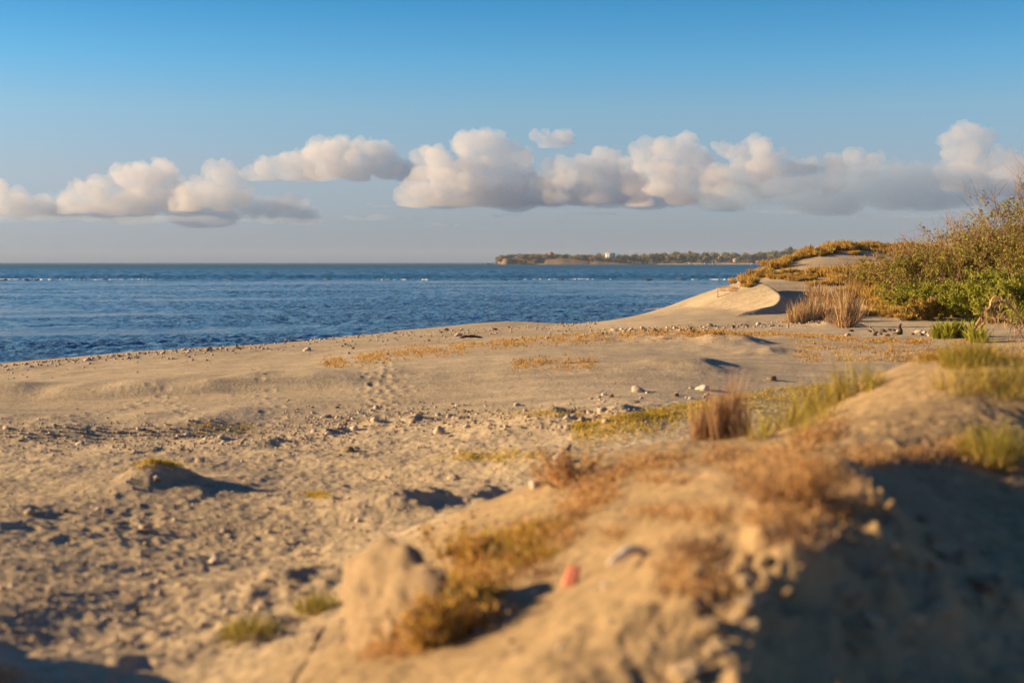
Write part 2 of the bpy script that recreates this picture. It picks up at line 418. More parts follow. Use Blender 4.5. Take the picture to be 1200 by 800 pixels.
mound(860, 401, 1.18, 0.14, 1.0, 0.4, 0.8)
mound(905, 410, 1.14, 0.10, 0.6, 0.3, 0.6)
mound(820, 432, 1.02, 0.14, 0.9, 0.4, 0.9)
mound(885, 402, 1.18, 0.10, 0.7, 0.3, 0.6)
mound(980, 380, 1.12, 0.25, 0.9, 0.6, 0.7)
for a_ in ((938, 716, 1.90, -0.16, 0.16, 0.10, 0.20), (818, 612, 1.82, -0.05, 0.10, 0.07, 0.22), (770, 640, 1.70, -0.035, 0.10, 0.08, 0.2), (690, 745, 1.66, -0.03, 0.12, 0.08, 0.12), (625, 760, 1.52, -0.035, 0.12, 0.08, 0.12), (760, 770, 1.68, -0.05, 0.14, 0.08, 0.10), (860, 660, 1.85, -0.05, 0.10, 0.08, 0.10), (650, 700, 1.52, -0.03, 0.10, 0.07, 0.14)): mound(*a_)     # scoured pockets in the near dune
for _ in range(46):
    x_ = rng.uniform(860, 1200); mound(x_, np.interp(x_, [860, 1000, 1200], [785, 715, 735]) + rng.normal(0, 32), 1.56, rng.uniform(0.03, 0.10), *([rng.uniform(0.035, 0.085)] * 2), rng.uniform(0.04, 0.09))
MOUNDS += [(-4.0, 7.35, 0.52, 0.7, 0.5, 0.42), (-2.15, 7.55, 0.10, 0.3, 0.2, 0.25)]          # hummock at the left edge whose shade crosses the corner

FEET = []
def track(px0, py0, px1, py1, n, z):
    a, b = P(px0, py0, z=z), P(px1, py1, z=z)
    e = (b - a)[:2]; L = np.hypot(*e); e = e / L; q = np.array([-e[1], e[0]])
    for i in range(n):
        p = a[:2] + e * L * (i + 0.5) / n + q * 0.10 * (1 if i % 2 else -1) + rng.normal(0, 0.04, 2)
        FEET.append((p[0], p[1], e[0], e[1]))
track(452, 480, 446, 425, 22, 0.82)
track(470, 478, 440, 428, 20, 0.82)
track(440, 482, 430, 440, 16, 0.80)
track(185, 455, 232, 487, 15, 0.72)
track(60, 484, 180, 462, 14, 0.72)
track(330, 500, 300, 430, 22, 0.72)
track(60, 640, 260, 560, 14, 0.72)
track(240, 770, 150, 560, 18, 0.72)
for _ in range(22):
    p = P(rng.uniform(425, 490), rng.uniform(435, 482), z=0.8); a = rng.uniform(0, 6.28); FEET.append((p[0], p[1], math.cos(a), math.sin(a)))

CLODS = rng.random((420, 4))
def height(x, y, detail=True):
    shp = x.shape
    x = np.asarray(x, float).ravel(); y = np.asarray(y, float).ravel()
    b, s = base_height(x, y)
    z = b.copy()
    near = np.zeros(x.shape); far = np.zeros(x.shape)
    k = (y > -4) & (y < 30) & (np.abs(x) < 16)
    if k.any(): near[k] = rbf(x[k], y[k], NEAR, W_N, ELL_N) * sstep(-3, 1.5, y[k])
    k = (y > 8) & (y < 130) & (x > -30) & (x < 80)
    if k.any(): far[k] = rbf(x[k], y[k], FAR, W_F, ELL_F) * sstep(13, 21, y[k])
    z += (near + far) * sstep(0.0, 4.5, s)
    k = (y > 44) & (y < 66) & (x > 2) & (x < 16)
    if k.any():
        c, dist = curl_dune(x[k], y[k])
        c = c + 0.02 * fbm(x[k] * 0.8, y[k] * 0.8, 2)
        zz = z[k]
        w = sstep(7.0, 4.0, dist)
        h_ = np.clip(0.5 + 0.5 * (c - zz) / 0.06, 0, 1)
        z[k] = zz + w * ((zz * (1 - h_) + c * h_ + 0.06 * h_ * (1 - h_)) - zz)
    for (mx, my, h, lw, ll, w) in MOUNDS:
        R_ = 4 * max(lw, ll, w)
        k = (np.abs(x - mx) < R_) & (np.abs(y - my) < R_)
        if not k.any(): continue
        dx = x[k] - mx; dy = y[k] - my
        dx = dx + 0.35 * lw * perlin(x[k] * 1.3 / w + mx, y[k] * 1.3 / w)
        L = np.where(dx < 0, lw, ll)
        r = np.sqrt((dx / L) ** 2 + (dy / w) ** 2)
        z[k] += h * np.where(r < 3.4, np.exp(-1.15 * (np.sqrt(r * r + 0.04) - 0.2) ** 1.35), 0) * (1 + 0.15 * perlin(x[k] * 3, y[k] * 3))
    if detail:
        # two low scarps on the left of the beach
        for (yy, hh, x0, x1) in ((20.9, 0.16, -2.8, -5.2), (25.6, 0.17, -0.5, -4.0)):
            yl = yy + 0.35 * perlin(x * 0.35, x * 0 + yy) + 0.02 * x
            z += hh * sstep(-0.45, 0.25, y - yl) * sstep(3.6, 0.6, y - yl) * sstep(x0, x1, x) * (1 + 0.3 * perlin(x * 1.2, y * 0.6))
        land = sstep(1.0, 4.0, s)
        rough = sstep(24, 18, y) * sstep(14, 9, y + 0.5 * x * 0) * 0.15 + sstep(23, 19.5, y) * 0.85
        rough = rough * (1 - 0.9 * np.exp(-((x - MOUNDS[0][0] - 0.1) ** 2 + (y - MOUNDS[0][1]) ** 2) / 0.8))
        hump = sstep(-0.2, 0.5, near)                                   # the near dune is smoother
        rough = rough * (1 - 0.55 * hump) + 0.25 + 0.25 * sstep(24, 40, y)
        rough = np.where(y > 44, 0.30, rough)
        z += land * (0.034 * fbm(x * 0.9, y * 0.9, 2) * (0.15 + rough) + 0.07 * perlin(x * 0.22, y * 0.22) * sstep(12, 20, y) * sstep(36, 28, y))
        k = y < 50
        xk, yk = x[k], y[k]
        l = fbm(xk * 2.6, yk * 2.6, 3, 0.55)
        lump = np.maximum(l, -0.12) ** 1
        z[k] += (land * rough)[k] * 0.015 * lump
        k = (y < 26) & (y > 2)
        xk, yk = x[k], y[k]
        z[k] += (land * rough)[k] * 0.010 * fbm(xk * 8.5, yk * 8.5, 2, 0.6)
        # slumped clods along the near ridge
        k = (y > 3) & (y < 9.5) & (x > -1) & (x < 4.5)
        xk, yk = x[k], y[k]
        m = sstep(0.25, 1.1, xk + (yk - 6) * -0.25 + 0.1) * (0.4 + 0.6 * sstep(7.2, 5.6, yk))
        c = fbm(xk * 4.2 + 5, yk * 4.2, 4, 0.55)
        z[k] += m * (0.035 * np.abs(c) + 0.03 * np.maximum(fbm(xk * 1.7, yk * 1.7, 2), -0.2))
        # wind furrows down the lit face
        z[k] += 0.022 * perlin((xk + 0.55 * yk) * 2.3, (yk - 0.5 * xk) * 0.6) * sstep(1.4, 0.7, xk)
        for (fx, fy, ex, ey) in FEET:
            k = (np.abs(x - fx) < 0.5) & (np.abs(y - fy) < 0.5)
            if not k.any(): continue
            dx, dy = x[k] - fx, y[k] - fy
            u, v = dx * ex + dy * ey, -dx * ey + dy * ex
            r = np.sqrt((u / 0.12) ** 2 + (v / 0.075) ** 2)
            z[k] += -0.011 * np.exp(-r * r) + 0.006 * np.exp(-((r - 1.5) / 0.4) ** 2)
    return z.reshape(shp)

def on_ground(px, py, tmin=3.2, tmax=130, n=1400):
    """where the ray through a pixel first meets the land"""
    px = np.atleast_1d(np.asarray(px, float)); py = np.atleast_1d(np.asarray(py, float))
    d = ray(px, py)
    t = np.exp(np.linspace(math.log(tmin), math.log(tmax), n))
    X = d[:, 0:1] * t; Y = d[:, 1:2] * t; Z = CAM_H + d[:, 2:3] * t
    G = height(X, Y)
    below = Z < G
    i = np.where(below.any(1), below.argmax(1), n - 1)
    r = np.arange(len(px))
    x, y = X[r, i], Y[r, i]
    return np.stack([x, y, height(x, y)], -1), below.any(1)

# ground sheet in polar rows: fine where the photograph looks, coarse elsewhere
th = np.concatenate([np.linspace(-180, -60, 40)[:-1], np.linspace(-60, -24, 90)[:-1], np.linspace(-24, 24, 1000)[:-1], np.linspace(24, 60, 90)[:-1], np.linspace(60, 180, 40)])
th = np.radians(th)
rr = np.concatenate([np.linspace(0.4, 3.4, 24)[:-1], np.exp(np.linspace(math.log(3.4), math.log(30), 760))[:-1], np.exp(np.linspace(math.log(30), math.log(80), 300))[:-1], np.exp(np.linspace(math.log(80), math.log(700), 70))])
TH, RR = np.meshgrid(th, rr)
GX, GY = RR * np.sin(TH), RR * np.cos(TH)
GZ = height(GX, GY)
nr, nc = GX.shape
GV = np.stack([GX.ravel(), GY.ravel(), GZ.ravel()], -1)
idx = np.arange(nr * nc).reshape(nr, nc)
q = np.stack([idx[:-1, :-1].ravel(), idx[:-1, 1:].ravel(), idx[1:, 1:].ravel(), idx[1:, :-1].ravel()], -1)
centre = len(GV)
GV = np.vstack([GV, [[0, 0, GZ[0].mean()]]])
fan = np.stack([np.full(nc - 1, centre), idx[0, 1:], idx[0, :-1]], -1)
_, S_ = base_height(GV[:, 0], GV[:, 1])
wet = sstep(2.2, 0.4, S_)
band = np.exp(-((GV[:, 1] - (19.6 + 0.02 * GV[:, 0])) / 1.6) ** 2)
grit = np.clip(0.16 + 0.55 * band + 0.35 * np.exp(-((S_ - 2.5) / 1.2) ** 2), 0, 1) * np.where(GV[:, 1] < 17, 0.8, 1) * np.where((GV[:, 1] > 22) & (S_ > 6), 0.35, 1)
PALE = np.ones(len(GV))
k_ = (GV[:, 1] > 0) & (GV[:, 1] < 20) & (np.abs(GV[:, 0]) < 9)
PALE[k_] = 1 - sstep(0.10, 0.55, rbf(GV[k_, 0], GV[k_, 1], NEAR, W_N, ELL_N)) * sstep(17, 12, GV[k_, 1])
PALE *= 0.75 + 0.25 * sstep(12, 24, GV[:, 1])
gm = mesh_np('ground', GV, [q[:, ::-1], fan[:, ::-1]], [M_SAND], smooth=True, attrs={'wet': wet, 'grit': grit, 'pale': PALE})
tag(add('ground', gm), kind='structure', label='sandy beach and dunes sloping down to the sea', cat='ground')

# ------------------------------------------------------------------ sea
def sea_material():
    m, t, b = new_mat('sea_water')
    geo = N(t, 'ShaderNodeNewGeometry')
    pos = geo.outputs['Position']
    sx = N(t, 'ShaderNodeSeparateXYZ'); t.links.new(pos, sx.inputs[0])
    reef = N(t, 'ShaderNodeMapRange'); t.links.new(sx.outputs['Y'], reef.inputs['Value'])
    reef.inputs['From Min'].default_value = 215; reef.inputs['From Max'].default_value = 250
    col = mixc(t, reef.outputs[0], (0.080, 0.185, 0.335), (0.016, 0.090, 0.185))      # pale lagoon floor inside the reef, deep water outside
    t.links.new(col, b.inputs['Base Color'])
    b.inputs['IOR'].default_value = 1.33
    rg = N(t, 'ShaderNodeMapRange'); t.links.new(sx.outputs['Y'], rg.inputs['Value'])      # waves too small to draw far out widen the reflection
    rg.inputs['From Min'].default_value = 120; rg.inputs['From Max'].default_value = 1200; rg.inputs['To Min'].default_value = 0.10; rg.inputs['To Max'].default_value = 0.62
    t.links.new(rg.outputs[0], b.inputs['Roughness'])
    n1 = N(t, 'ShaderNodeTexNoise', Scale=4.5, Detail=4.0, Roughness=0.6); t.links.new(pos, n1.inputs['Vector'])
    b1 = N(t, 'ShaderNodeBump', Strength=1.0, Distance=0.09); t.links.new(n1.outputs['Fac'], b1.inputs['Height'])
    t.links.new(b1.outputs[0], b.inputs['Normal'])
    return m
M_SEA = sea_material()
def sea():
    th = np.radians(np.concatenate([np.linspace(-80, -23, 60)[:-1], np.linspace(-23, 23, 900)[:-1], np.linspace(23, 80, 60)]))
    r = np.concatenate([np.exp(np.linspace(math.log(14), math.log(38), 30))[:-1], np.exp(np.linspace(math.log(38), math.log(300), 900))[:-1],
                        np.exp(np.linspace(math.log(300), math.log(2500), 420))[:-1], np.exp(np.linspace(math.log(2500), math.log(7000), 60))])
    T, Rr = np.meshgrid(th, r)
    X, Y = Rr * np.sin(T), Rr * np.cos(T)
    c, s_ = math.cos(R(16)), math.sin(R(16))
    u, v = X * c + Y * s_, -X * s_ + Y * c
    gust = np.maximum(0.70 + 1.15 * fbm(u * 0.020, v * 0.050, 3), 0.08)                                   # patches of wind on the water
    w1 = 1 - 2 * np.abs(perlin(u * 0.52 + 3, v * 0.80)); w2 = 1 - 2 * np.abs(perlin(u * 1.15, v * 1.7 + 9))
    w3 = perlin(u * 0.16, v * 0.30); w4 = perlin(u * 2.6, v * 3.4)
    near = sstep(330, 120, Rr)
    h = gust * (0.075 * w1 + near * (0.045 * w2 + 0.018 * w4)) + 0.06 * w3
    out = sstep(215, 260, Y)
    h = h + out * (0.30 * (1 - 2 * np.abs(perlin(u * 0.21 + 7, v * 0.34))) + 0.10 * (1 - 2 * np.abs(perlin(u * 0.5 + 2, v * 0.8))) * sstep(900, 500, Rr) + 0.10 * perlin(u * 0.07, v * 0.12))
    h *= sstep(7000, 4000, Rr) * 0.6 + 0.4
    h *= sstep(20, 36, Rr)
    V = np.stack([X.ravel(), Y.ravel(), h.ravel() - 0.02], -1)
    idx = np.arange(X.size).reshape(X.shape)
    q = np.stack([idx[:-1, :-1].ravel(), idx[:-1, 1:].ravel(), idx[1:, 1:].ravel(), idx[1:, :-1].ravel()], -1)[:, ::-1]
    tag(add('sea', mesh_np('sea', V, [q], [M_SEA], smooth=True)), kind='structure', label='choppy blue sea out to the horizon', cat='sea')
sea()

# foam along the reef edge, and reef rocks
def lumps_mesh(name, pts, mat, sub=1, amp=0.25):
    """many small rounded pieces in one mesh: pts rows = x, y, z, rx, ry, rz, rotation"""
    import bmesh
    bm = bmesh.new(); bmesh.ops.create_icosphere(bm, subdivisions=sub, radius=1.0)
    v0 = np.array([v.co[:] for v in bm.verts]); f0 = np.array([[v.index for v in f.verts] for f in bm.faces]); bm.free()
    n = len(pts); pts = np.asarray(pts)
    V = np.repeat(v0[None], n, 0) * (1 + amp * rng.standard_normal((n, len(v0), 1)))
    V = V * pts[:, None, 3:6]
    c, s = np.cos(pts[:, 6])[:, None], np.sin(pts[:, 6])[:, None]
    V = np.stack([V[..., 0] * c - V[..., 1] * s, V[..., 0] * s + V[..., 1] * c, V[..., 2]], -1) + pts[:, None, :3]
    Fc = f0[None] + (np.arange(n) * len(v0))[:, None, None]
    return mesh_np(name, V.reshape(-1, 3), [Fc.reshape(-1, 3)], [mat], smooth=sub > 1)
foam = []
for x in np.arange(-110, 62, 0.22):
    dens = 0.35 + 1.0 * perlin(np.array([x * 0.07]), np.array([3.3]))[0] + 0.6 * perlin(np.array([x * 0.4]), np.array([8.1]))[0]
    if dens > rng.uniform(0.15, 0.85):
        y = 236 + 2.5 * math.sin(x * 0.11) + rng.normal(0, 1.0)
        foam.append((x, y, 0.14, rng.uniform(0.10, 0.50), rng.uniform(0.15, 0.5), rng.uniform(0.02, 0.09), rng.normal(0, 0.2)))
tag(add('foam', lumps_mesh('foam', foam, M_FOAM, 2, 0.25)), kind='stuff', label='white line of surf breaking along the reef', cat='surf')
caps = []
for _ in range(70):
    y = math.exp(rng.uniform(math.log(245), math.log(700))); x = rng.uniform(-0.36, 0.2) * y
    for k in range(4):
        caps.append((x + rng.normal(0, 0.5), y + rng.normal(0, 0.2), 0.16, rng.uniform(0.12, 0.4), rng.uniform(0.1, 0.3), rng.uniform(0.02, 0.08), rng.normal(0, 0.2)))
tag(add('whitecaps', lumps_mesh('whitecaps', caps, M_FOAM, 2, 0.25)), kind='stuff', label='scattered small whitecaps on the open water', cat='surf')

# ------------------------------------------------------------------ stones
def stone_mesh(seed, mat, sub=3, amp=0.35, chip=2.2):
    import bmesh
    bm = bmesh.new(); bmesh.ops.create_icosphere(bm, subdivisions=sub, radius=1.0)
    off = Vector((seed * 7.3, seed * 3.1, seed * 1.7))
    for v in bm.verts:
        n = v.co.normalized()
        d = mnoise.noise(n * 0.9 + off) * amp * 1.3 + mnoise.noise(n * chip + off) * amp * 0.6 + mnoise.noise(n * 5 + off) * amp * 0.2
        v.co = n * (1 + d)
    me = bpy.data.meshes.new('stone'); bm.to_mesh(me); bm.free()
    me.materials.append(mat)
    for p in me.polygons: p.use_smooth = True
    return me
ST_CORAL = [stone_mesh(i, M_CORAL) for i in range(5)]
ST_BROWN = [stone_mesh(10 + i, M_BROWN) for i in range(3)]
ST_CLOD = [stone_mesh(20 + i, M_CLOD, amp=0.5, chip=3) for i in range(4)]
ST_REEF = [stone_mesh(30 + i, M_REEF, amp=0.5) for i in range(3)]
def stone(p, r, pool, label, group=None, name='stone', sink=0.3, flat=0.7, cat='stone', elong=1.3):
    s = (r * rng.uniform(0.9, elong), r * rng.uniform(0.8, 1.1), r * flat * rng.uniform(0.85, 1.15))
    o = add(name, pool[int(rng.integers(len(pool)))], loc=(p[0], p[1], p[2] + s[2] * (1 - 2 * sink) * 0.8), rot=(rng.normal(0, 0.15), rng.normal(0, 0.15), rng.uniform(0, 6.28)), scale=s)
    return tag(o, label, cat, group)
def strew(pxs, pys, r0, r1, pool, label, group, dark=0.0, name='stone', cat='stone'):
    pts, ok = on_ground(pxs, pys)
    for p, k in zip(pts, ok):
        if k: stone(p, math.exp(rng.uniform(math.log(r0), math.log(r1))), ST_BROWN if rng.random() < dark else pool, label, group, name=name, cat=cat)

# named single stones of the photograph: px, py, radius, label
for px, py, r, pool, lab in [
    (35, 601, 0.055, ST_CORAL, 'pale tan stone lying by itself near the left edge of the beach'),
    (94, 521, 0.060, ST_CORAL, 'pinkish upright stone with a long shadow at the left end of the stony line'),
    (251, 659, 0.055, ST_CORAL, 'rounded grey stone alone on open sand left of the near dune'),
    (166, 652, 0.035, ST_CORAL, 'small round white pebble alone on rough sand'),
    (172, 640, 0.032, ST_CLOD, 'small pointed tan stone just above the round white pebble'),
    (171, 622, 0.060, ST_CLOD, 'flat elongated orange stone above the pointed tan stone'),
    (234, 541, 0.060, ST_CORAL, 'flat white stone just behind the grassy sand hummock'),
    (747, 459, 0.100, ST_CORAL, 'white stone alone on smooth sand in front of the dune hump'),
    (706, 482, 0.060, ST_CORAL, 'white stone at the right end of the stony line'),
    (824, 457, 0.110, ST_CORAL, 'large white stone beside the brown reed clump'),
    (360, 411, 0.100, ST_CORAL, 'white stone on the upper beach near the water'),
    (514, 508, 0.090, ST_CORAL, 'broad pale rock in the stony line below the footprints'),
    (532, 562, 0.060, ST_CORAL, 'white stone on the low sand ridge beyond the near dune'),
    (628, 570, 0.050, ST_CORAL, 'pinkish pale stone just beyond the dry scrub of the near dune'),
    (904, 446, 0.080, ST_BROWN, 'brown stone alone on the smooth sand right of the reed clump'),
    (408, 529, 0.075, ST_BROWN, 'dark reddish stone among white pebbles in mid beach'),
]:
    p, ok = on_ground(px, py)
    stone(p[0], r, pool, lab)
n = 62
strew(rng.uniform(370, 720, n), rng.normal(490, 7, n) - 0, 0.022, 0.06, ST_CORAL, 'pale stone in the stony line below the sand hump', 'stones in the line across the middle beach', 0.2)
n = 44
strew(rng.uniform(0, 390, n), 508 + rng.normal(0, 6, n), 0.02, 0.045, ST_CORAL, 'pale stone in the rubble line on the left of the beach', 'stones in the rubble line on the left', 0.35)
n = 42
xs_ = rng.uniform(0, 700, n)
strew(xs_, np.interp(xs_, [0, 200, 400, 600, 700], [428, 411, 394, 383, 377]) + rng.exponential(2.2, n), 0.035, 0.10, ST_CORAL, 'stone washed up along the edge of the water', 'stones along the waterline', 0.45)
n = 34
xs_ = rng.uniform(700, 960, n)
strew(xs_, np.interp(xs_, [700, 850, 960], [388, 383.5, 377]) + rng.normal(0, 1.2, n), 0.04, 0.10, ST_CORAL, 'pale stone in the line at the foot of the curling dune', 'stones at the foot of the curling dune', 0.2)
n = 20
strew(rng.uniform(690, 830, n), np.interp(rng.uniform(690, 830, n), [690, 830], [474, 458]) + rng.normal(0, 4, n), 0.02, 0.05, ST_CORAL, 'pale stone at the foot of the hump left of the reed clump', 'stones left of the reed clump', 0.2)
n = 40
strew(rng.uniform(0, 420, n), rng.uniform(520, 740, n), 0.015, 0.035, ST_CORAL, 'small stone scattered on the rough sand of the left foreground', 'small stones on the left foreground sand', 0.3)
n = 20
strew(rng.uniform(990, 1110, n), rng.normal(391, 2.5, n), 0.04, 0.09, ST_CORAL, 'stone in the pile beside the green bush', 'stones piled beside the bush', 0.5)
n = 70
xs_ = rng.uniform(800, 1190, n)
strew(xs_, np.interp(xs_, [800, 960, 1190], [740, 660, 690]) + rng.normal(0, 45, n), 0.012, 0.045, ST_CLOD, 'clod of crumbled sand on the near dune ridge', 'sand clods on the near dune', 0.1, name='sand_clod', cat='clod')
n = 20
strew(rng.uniform(560, 900, n), rng.uniform(640, 790, n), 0.008, 0.020, ST_CORAL, 'small pale pebble on the sunlit face of the near dune', 'pebbles on the near dune face', 0.2)

# pebbles too small and many to count
pb = []
xs_ = np.concatenate([rng.uniform(330, 760, 900), rng.uniform(0, 420, 900), rng.uniform(0, 600, 1500), rng.uniform(0, 700, 700), rng.uniform(700, 960, 250)])
ys_ = np.concatenate([rng.normal(491, 9, 900), rng.normal(512, 11, 900), rng.uniform(500, 760, 1500), np.zeros(700), np.zeros(250)])
ys_[3300:4000] = np.interp(xs_[3300:4000], [0, 200, 400, 600, 700], [428, 411, 394, 383, 377]) + rng.exponential(4, 700)
ys_[4000:] = np.interp(xs_[4000:], [700, 850, 960], [389, 384, 378]) + rng.normal(0, 2, 250)
pp, ok = on_ground(xs_, ys_, n=700)
pp = pp[ok]
rad = np.exp(rng.uniform(math.log(0.006), math.log(0.020), len(pp))) * np.where(pp[:, 1] > 30, 2.6, np.where(pp[:, 1] > 17, 1.3, 0.9))
pts = np.concatenate([pp + np.array([0, 0, 0.3]) * rad[:, None], np.stack([rad * 1.2, rad, rad * 0.7], -1), rng.uniform(0, 6.28, (len(pp), 1))], 1)
k = rng.random(len(pts)) < 0.1
tag(add('pebbles', lumps_mesh('pebbles', pts[~k], M_CORAL, 1, 0.18)), kind='stuff', label='pale pebbles and shell grit strewn over the beach', cat='pebbles')
tag(add('gravel', lumps_mesh('gravel', pts[k], M_BROWN, 1, 0.18)), kind='stuff', label='dark pebbles and bits of wood strewn over the beach', cat='pebbles')

for i in range(26):
    x = rng.choice([-78, -70, -50, -30, 2, 8, 22, -8, 60]) + rng.normal(0, 3)
    o = stone((x, 233 + rng.normal(0, 2), 0.04), rng.uniform(0.18, 0.42), ST_REEF, 'dark reef rock breaking the surface along the line of surf', 'reef rocks in the surf line', name='reef_rock', flat=0.45, cat='rock', elong=2.2)

# big sandy block at the left end of the near dune
def block():
    p = P(452, 705, d=6.6)
    gz = height(np.array([p[0]]), np.array([p[1]]))[0]
    me = stone_mesh(44, M_CLOD, sub=5, amp=0.36, chip=3.4)
    top = P(470, 650, d=6.6)[2]
    o = add('sandstone_boulder', me, loc=(p[0] + 0.05, p[1], (gz + top) / 2 - 0.10), rot=(0.05, 0.30, 0.88), scale=(0.15, 0.40, (top - gz) / 2 + 0.10))
    tag(o, 'crumbling pale sand block with creeper at the left end of the near dune', 'boulder')
block()

# ------------------------------------------------------------------ plants
def blades(n, rad, L, w, lean, bend, tint=(0, 1), seg=3, Lvar=0.4, up=0.0, tintpow=1.0):
    """n bent tapering blades round the origin -> verts, quads, tint per vertex"""
    r = rad * np.sqrt(rng.random(n)); a = rng.random(n) * 2 * math.pi
    bx, by = r * np.cos(a), r * np.sin(a)
    az = np.where(rng.random(n) < 0.65, a + rng.normal(0, 0.7, n), rng.random(n) * 2 * math.pi)
    ln = np.abs(rng.normal(lean, lean * 0.5, n)) * (0.45 + 0.8 * r / max(rad, 1e-6))
    LL = L * (1 - Lvar * rng.random(n)) * (1 - 0.35 * (r / max(rad, 1e-6)) ** 2)
    bd = bend * rng.uniform(0.3, 1.5, n)
    t = np.linspace(0, 1, seg + 1)
    ang = ln[:, None] + bd[:, None] * t[None]
    step = LL[:, None] / seg
    hx = np.concatenate([np.zeros((n, 1)), np.cumsum(np.sin(ang[:, :-1]) * step, 1)], 1)
    hz = np.concatenate([np.zeros((n, 1)), np.cumsum(np.cos(ang[:, :-1]) * step, 1)], 1)
    cx = bx[:, None] + hx * np.cos(az)[:, None]; cy = by[:, None] + hx * np.sin(az)[:, None]
    fa = az + math.pi / 2 + rng.normal(0, 0.6, n)
    ww = w * rng.uniform(0.6, 1.3, n)[:, None] * (1 - 0.85 * t[None] ** 1.5) * 0.5
    ox, oy = ww * np.cos(fa)[:, None], ww * np.sin(fa)[:, None]
    Lf = np.stack([cx - ox, cy - oy, hz + up], -1); Rt = np.stack([cx + ox, cy + oy, hz + up], -1)
    V = np.stack([Lf, Rt], 2).reshape(n, -1, 3)
    k = np.arange(seg)
    Q = np.stack([2 * k, 2 * k + 1, 2 * k + 3, 2 * k + 2], -1)
    Fq = (Q[None] + (np.arange(n) * 2 * (seg + 1))[:, None, None]).reshape(-1, 4)
    tn = tint[0] + (tint[1] - tint[0]) * rng.random(n) ** tintpow
    return V.reshape(-1, 3), Fq, np.repeat(tn, 2 * (seg + 1))
def merge(parts):
    V, Fs, T, o = [], [], [], 0
    for v, f, t in parts:
        V.append(v); Fs.append(f + o); T.append(t); o += len(v)
    return np.vstack(V), np.vstack(Fs), np.concatenate(T)
def blade_mesh(name, parts, mat):
    V, Fq, T = merge(parts)
    return mesh_np(name, V, [Fq], [mat], attrs={'tint': T})
def leaves(c, size, tint, flat=0.3, asp=0.5):
    """one quad leaf per centre"""
    n = len(c)
    a = rng.random(n) * 2 * math.pi; b = rng.normal(0, 0.9, n)
    u = np.stack([np.cos(a) * np.cos(b), np.sin(a) * np.cos(b), np.sin(b)], -1)
    w = rng.standard_normal((n, 3)); w -= (w * u).sum(1, keepdims=True) * u; w /= np.linalg.norm(w, axis=1, keepdims=True)
    s = (size * rng.uniform(0.6, 1.35, n))[:, None]
    V = np.stack([c - u * s, c + w * s * asp, c + u * s, c - w * s * asp], 1)
    Fq = np.arange(4 * n).reshape(n, 4)
    return V.reshape(-1, 3), Fq, np.repeat(tint, 4)

# tube for twigs
def tubes(lines, rads, tint, sides=3):
    V, Fq, T = [], [], []
    o = 0
    ca = [(math.cos(2 * math.pi * i / sides), math.sin(2 * math.pi * i / sides)) for i in range(sides)]
    for ln, r, tn in zip(lines, rads, tint):
        ln = np.asarray(ln); m = len(ln)
        d = np.gradient(ln, axis=0); d /= np.linalg.norm(d, axis=1, keepdims=True) + 1e-9
        ref = np.where(np.abs(d[:, 2:3]) > 0.8, np.array([[1., 0, 0]]), np.array([[0, 0, 1.]]))
        a = np.cross(d, ref); a /= np.linalg.norm(a, axis=1, keepdims=True) + 1e-9
        b = np.cross(d, a)
        r = np.asarray(r)[:, None]
        ring = np.stack([ln + r * (x * a + y * b) for x, y in ca], 1)
        V.append(ring.reshape(-1, 3)); T.append(np.full(m * sides, tn))
        i = np.arange(m - 1)[:, None] * sides; k = np.arange(sides)[None]; k2 = (k + 1) % sides
        Fq.append(np.stack([o + i + k, o + i + k2, o + i + sides + k2, o + i + sides + k], -1).reshape(-1, 4))
        o += m * sides
    return np.vstack(V), np.vstack(Fq), np.concatenate(T)

def walk(p, d, L, seg, wob, grav=0.0):
    pts = [np.array(p, float)]; d = np.array(d, float)
    for i in range(seg):
        d = d + rng.normal(0, wob, 3); d[2] += grav; d /= np.linalg.norm(d)
        pts.append(pts[-1] + d * L / seg)
    return np.array(pts), d

def bush_geometry(H, W, n_main, twig_n, leaf_n, bare=0.25, D=None, up=1.0, leaf_low=0.0):
    """thorny many-stemmed shrub: stems arching out of the base, twigs off them, leaf sprays on the twigs"""
    D = D or W
    lines, rads, tints = [], [], []
    tips = []
    for i in range(n_main):
        a = rng.random() * 2 * math.pi; out = rng.uniform(0.1, 1.0)
        d = np.array([math.cos(a) * out * W / H, math.sin(a) * out * D / H, up * rng.uniform(0.7, 1.2)]); d /= np.linalg.norm(d)
        L = rng.uniform(0.65, 1.05) * math.hypot(H * d[2], W * math.hypot(d[0], d[1]))
        p0 = (rng.normal(0, 0.15 * W), rng.normal(0, 0.15 * D), 0)
        ln, dd = walk(p0, d, L, 9, 0.10, -0.01)
        lines.append(ln); rads.append(np.linspace(0.022, 0.006, len(ln)) * (H / 3) ** 0.5); tints.append(rng.random())
        for j in range(twig_n):
            k = int(rng.integers(2, len(ln)))
            td = (ln[min(k, len(ln) - 1)] - ln[k - 1]); td /= np.linalg.norm(td)
            td = td + rng.normal(0, 0.55, 3); td[2] += 0.1; td /= np.linalg.norm(td)
            tl, _ = walk(ln[k], td, rng.uniform(0.18, 0.42) * H * 0.55, 4, 0.18)
            lines.append(tl); rads.append(np.linspace(0.009, 0.0035, len(tl))); tints.append(rng.random())
            tips.append(tl)
    tips = [t for t in tips if rng.random() > bare]
    C = []
    lowtips = tips if leaf_low <= 0 else [t for t in tips if t[-1][2] < H * (1 - leaf_low * rng.random())]
    per = max(1, leaf_n // max(1, len(lowtips)))
    for tl in lowtips:
        k = rng.random(per) * (len(tl) - 1.001); i = k.astype(int); f = (k - i)[:, None]
        C.append(tl[i] * (1 - f) + tl[i + 1] * f + rng.normal(0, 0.045 * H ** 0.5, (per, 3)))
    C = np.vstack(C); C[:, 2] = np.maximum(C[:, 2], 0.03)
    return (lines, rads, tints), C

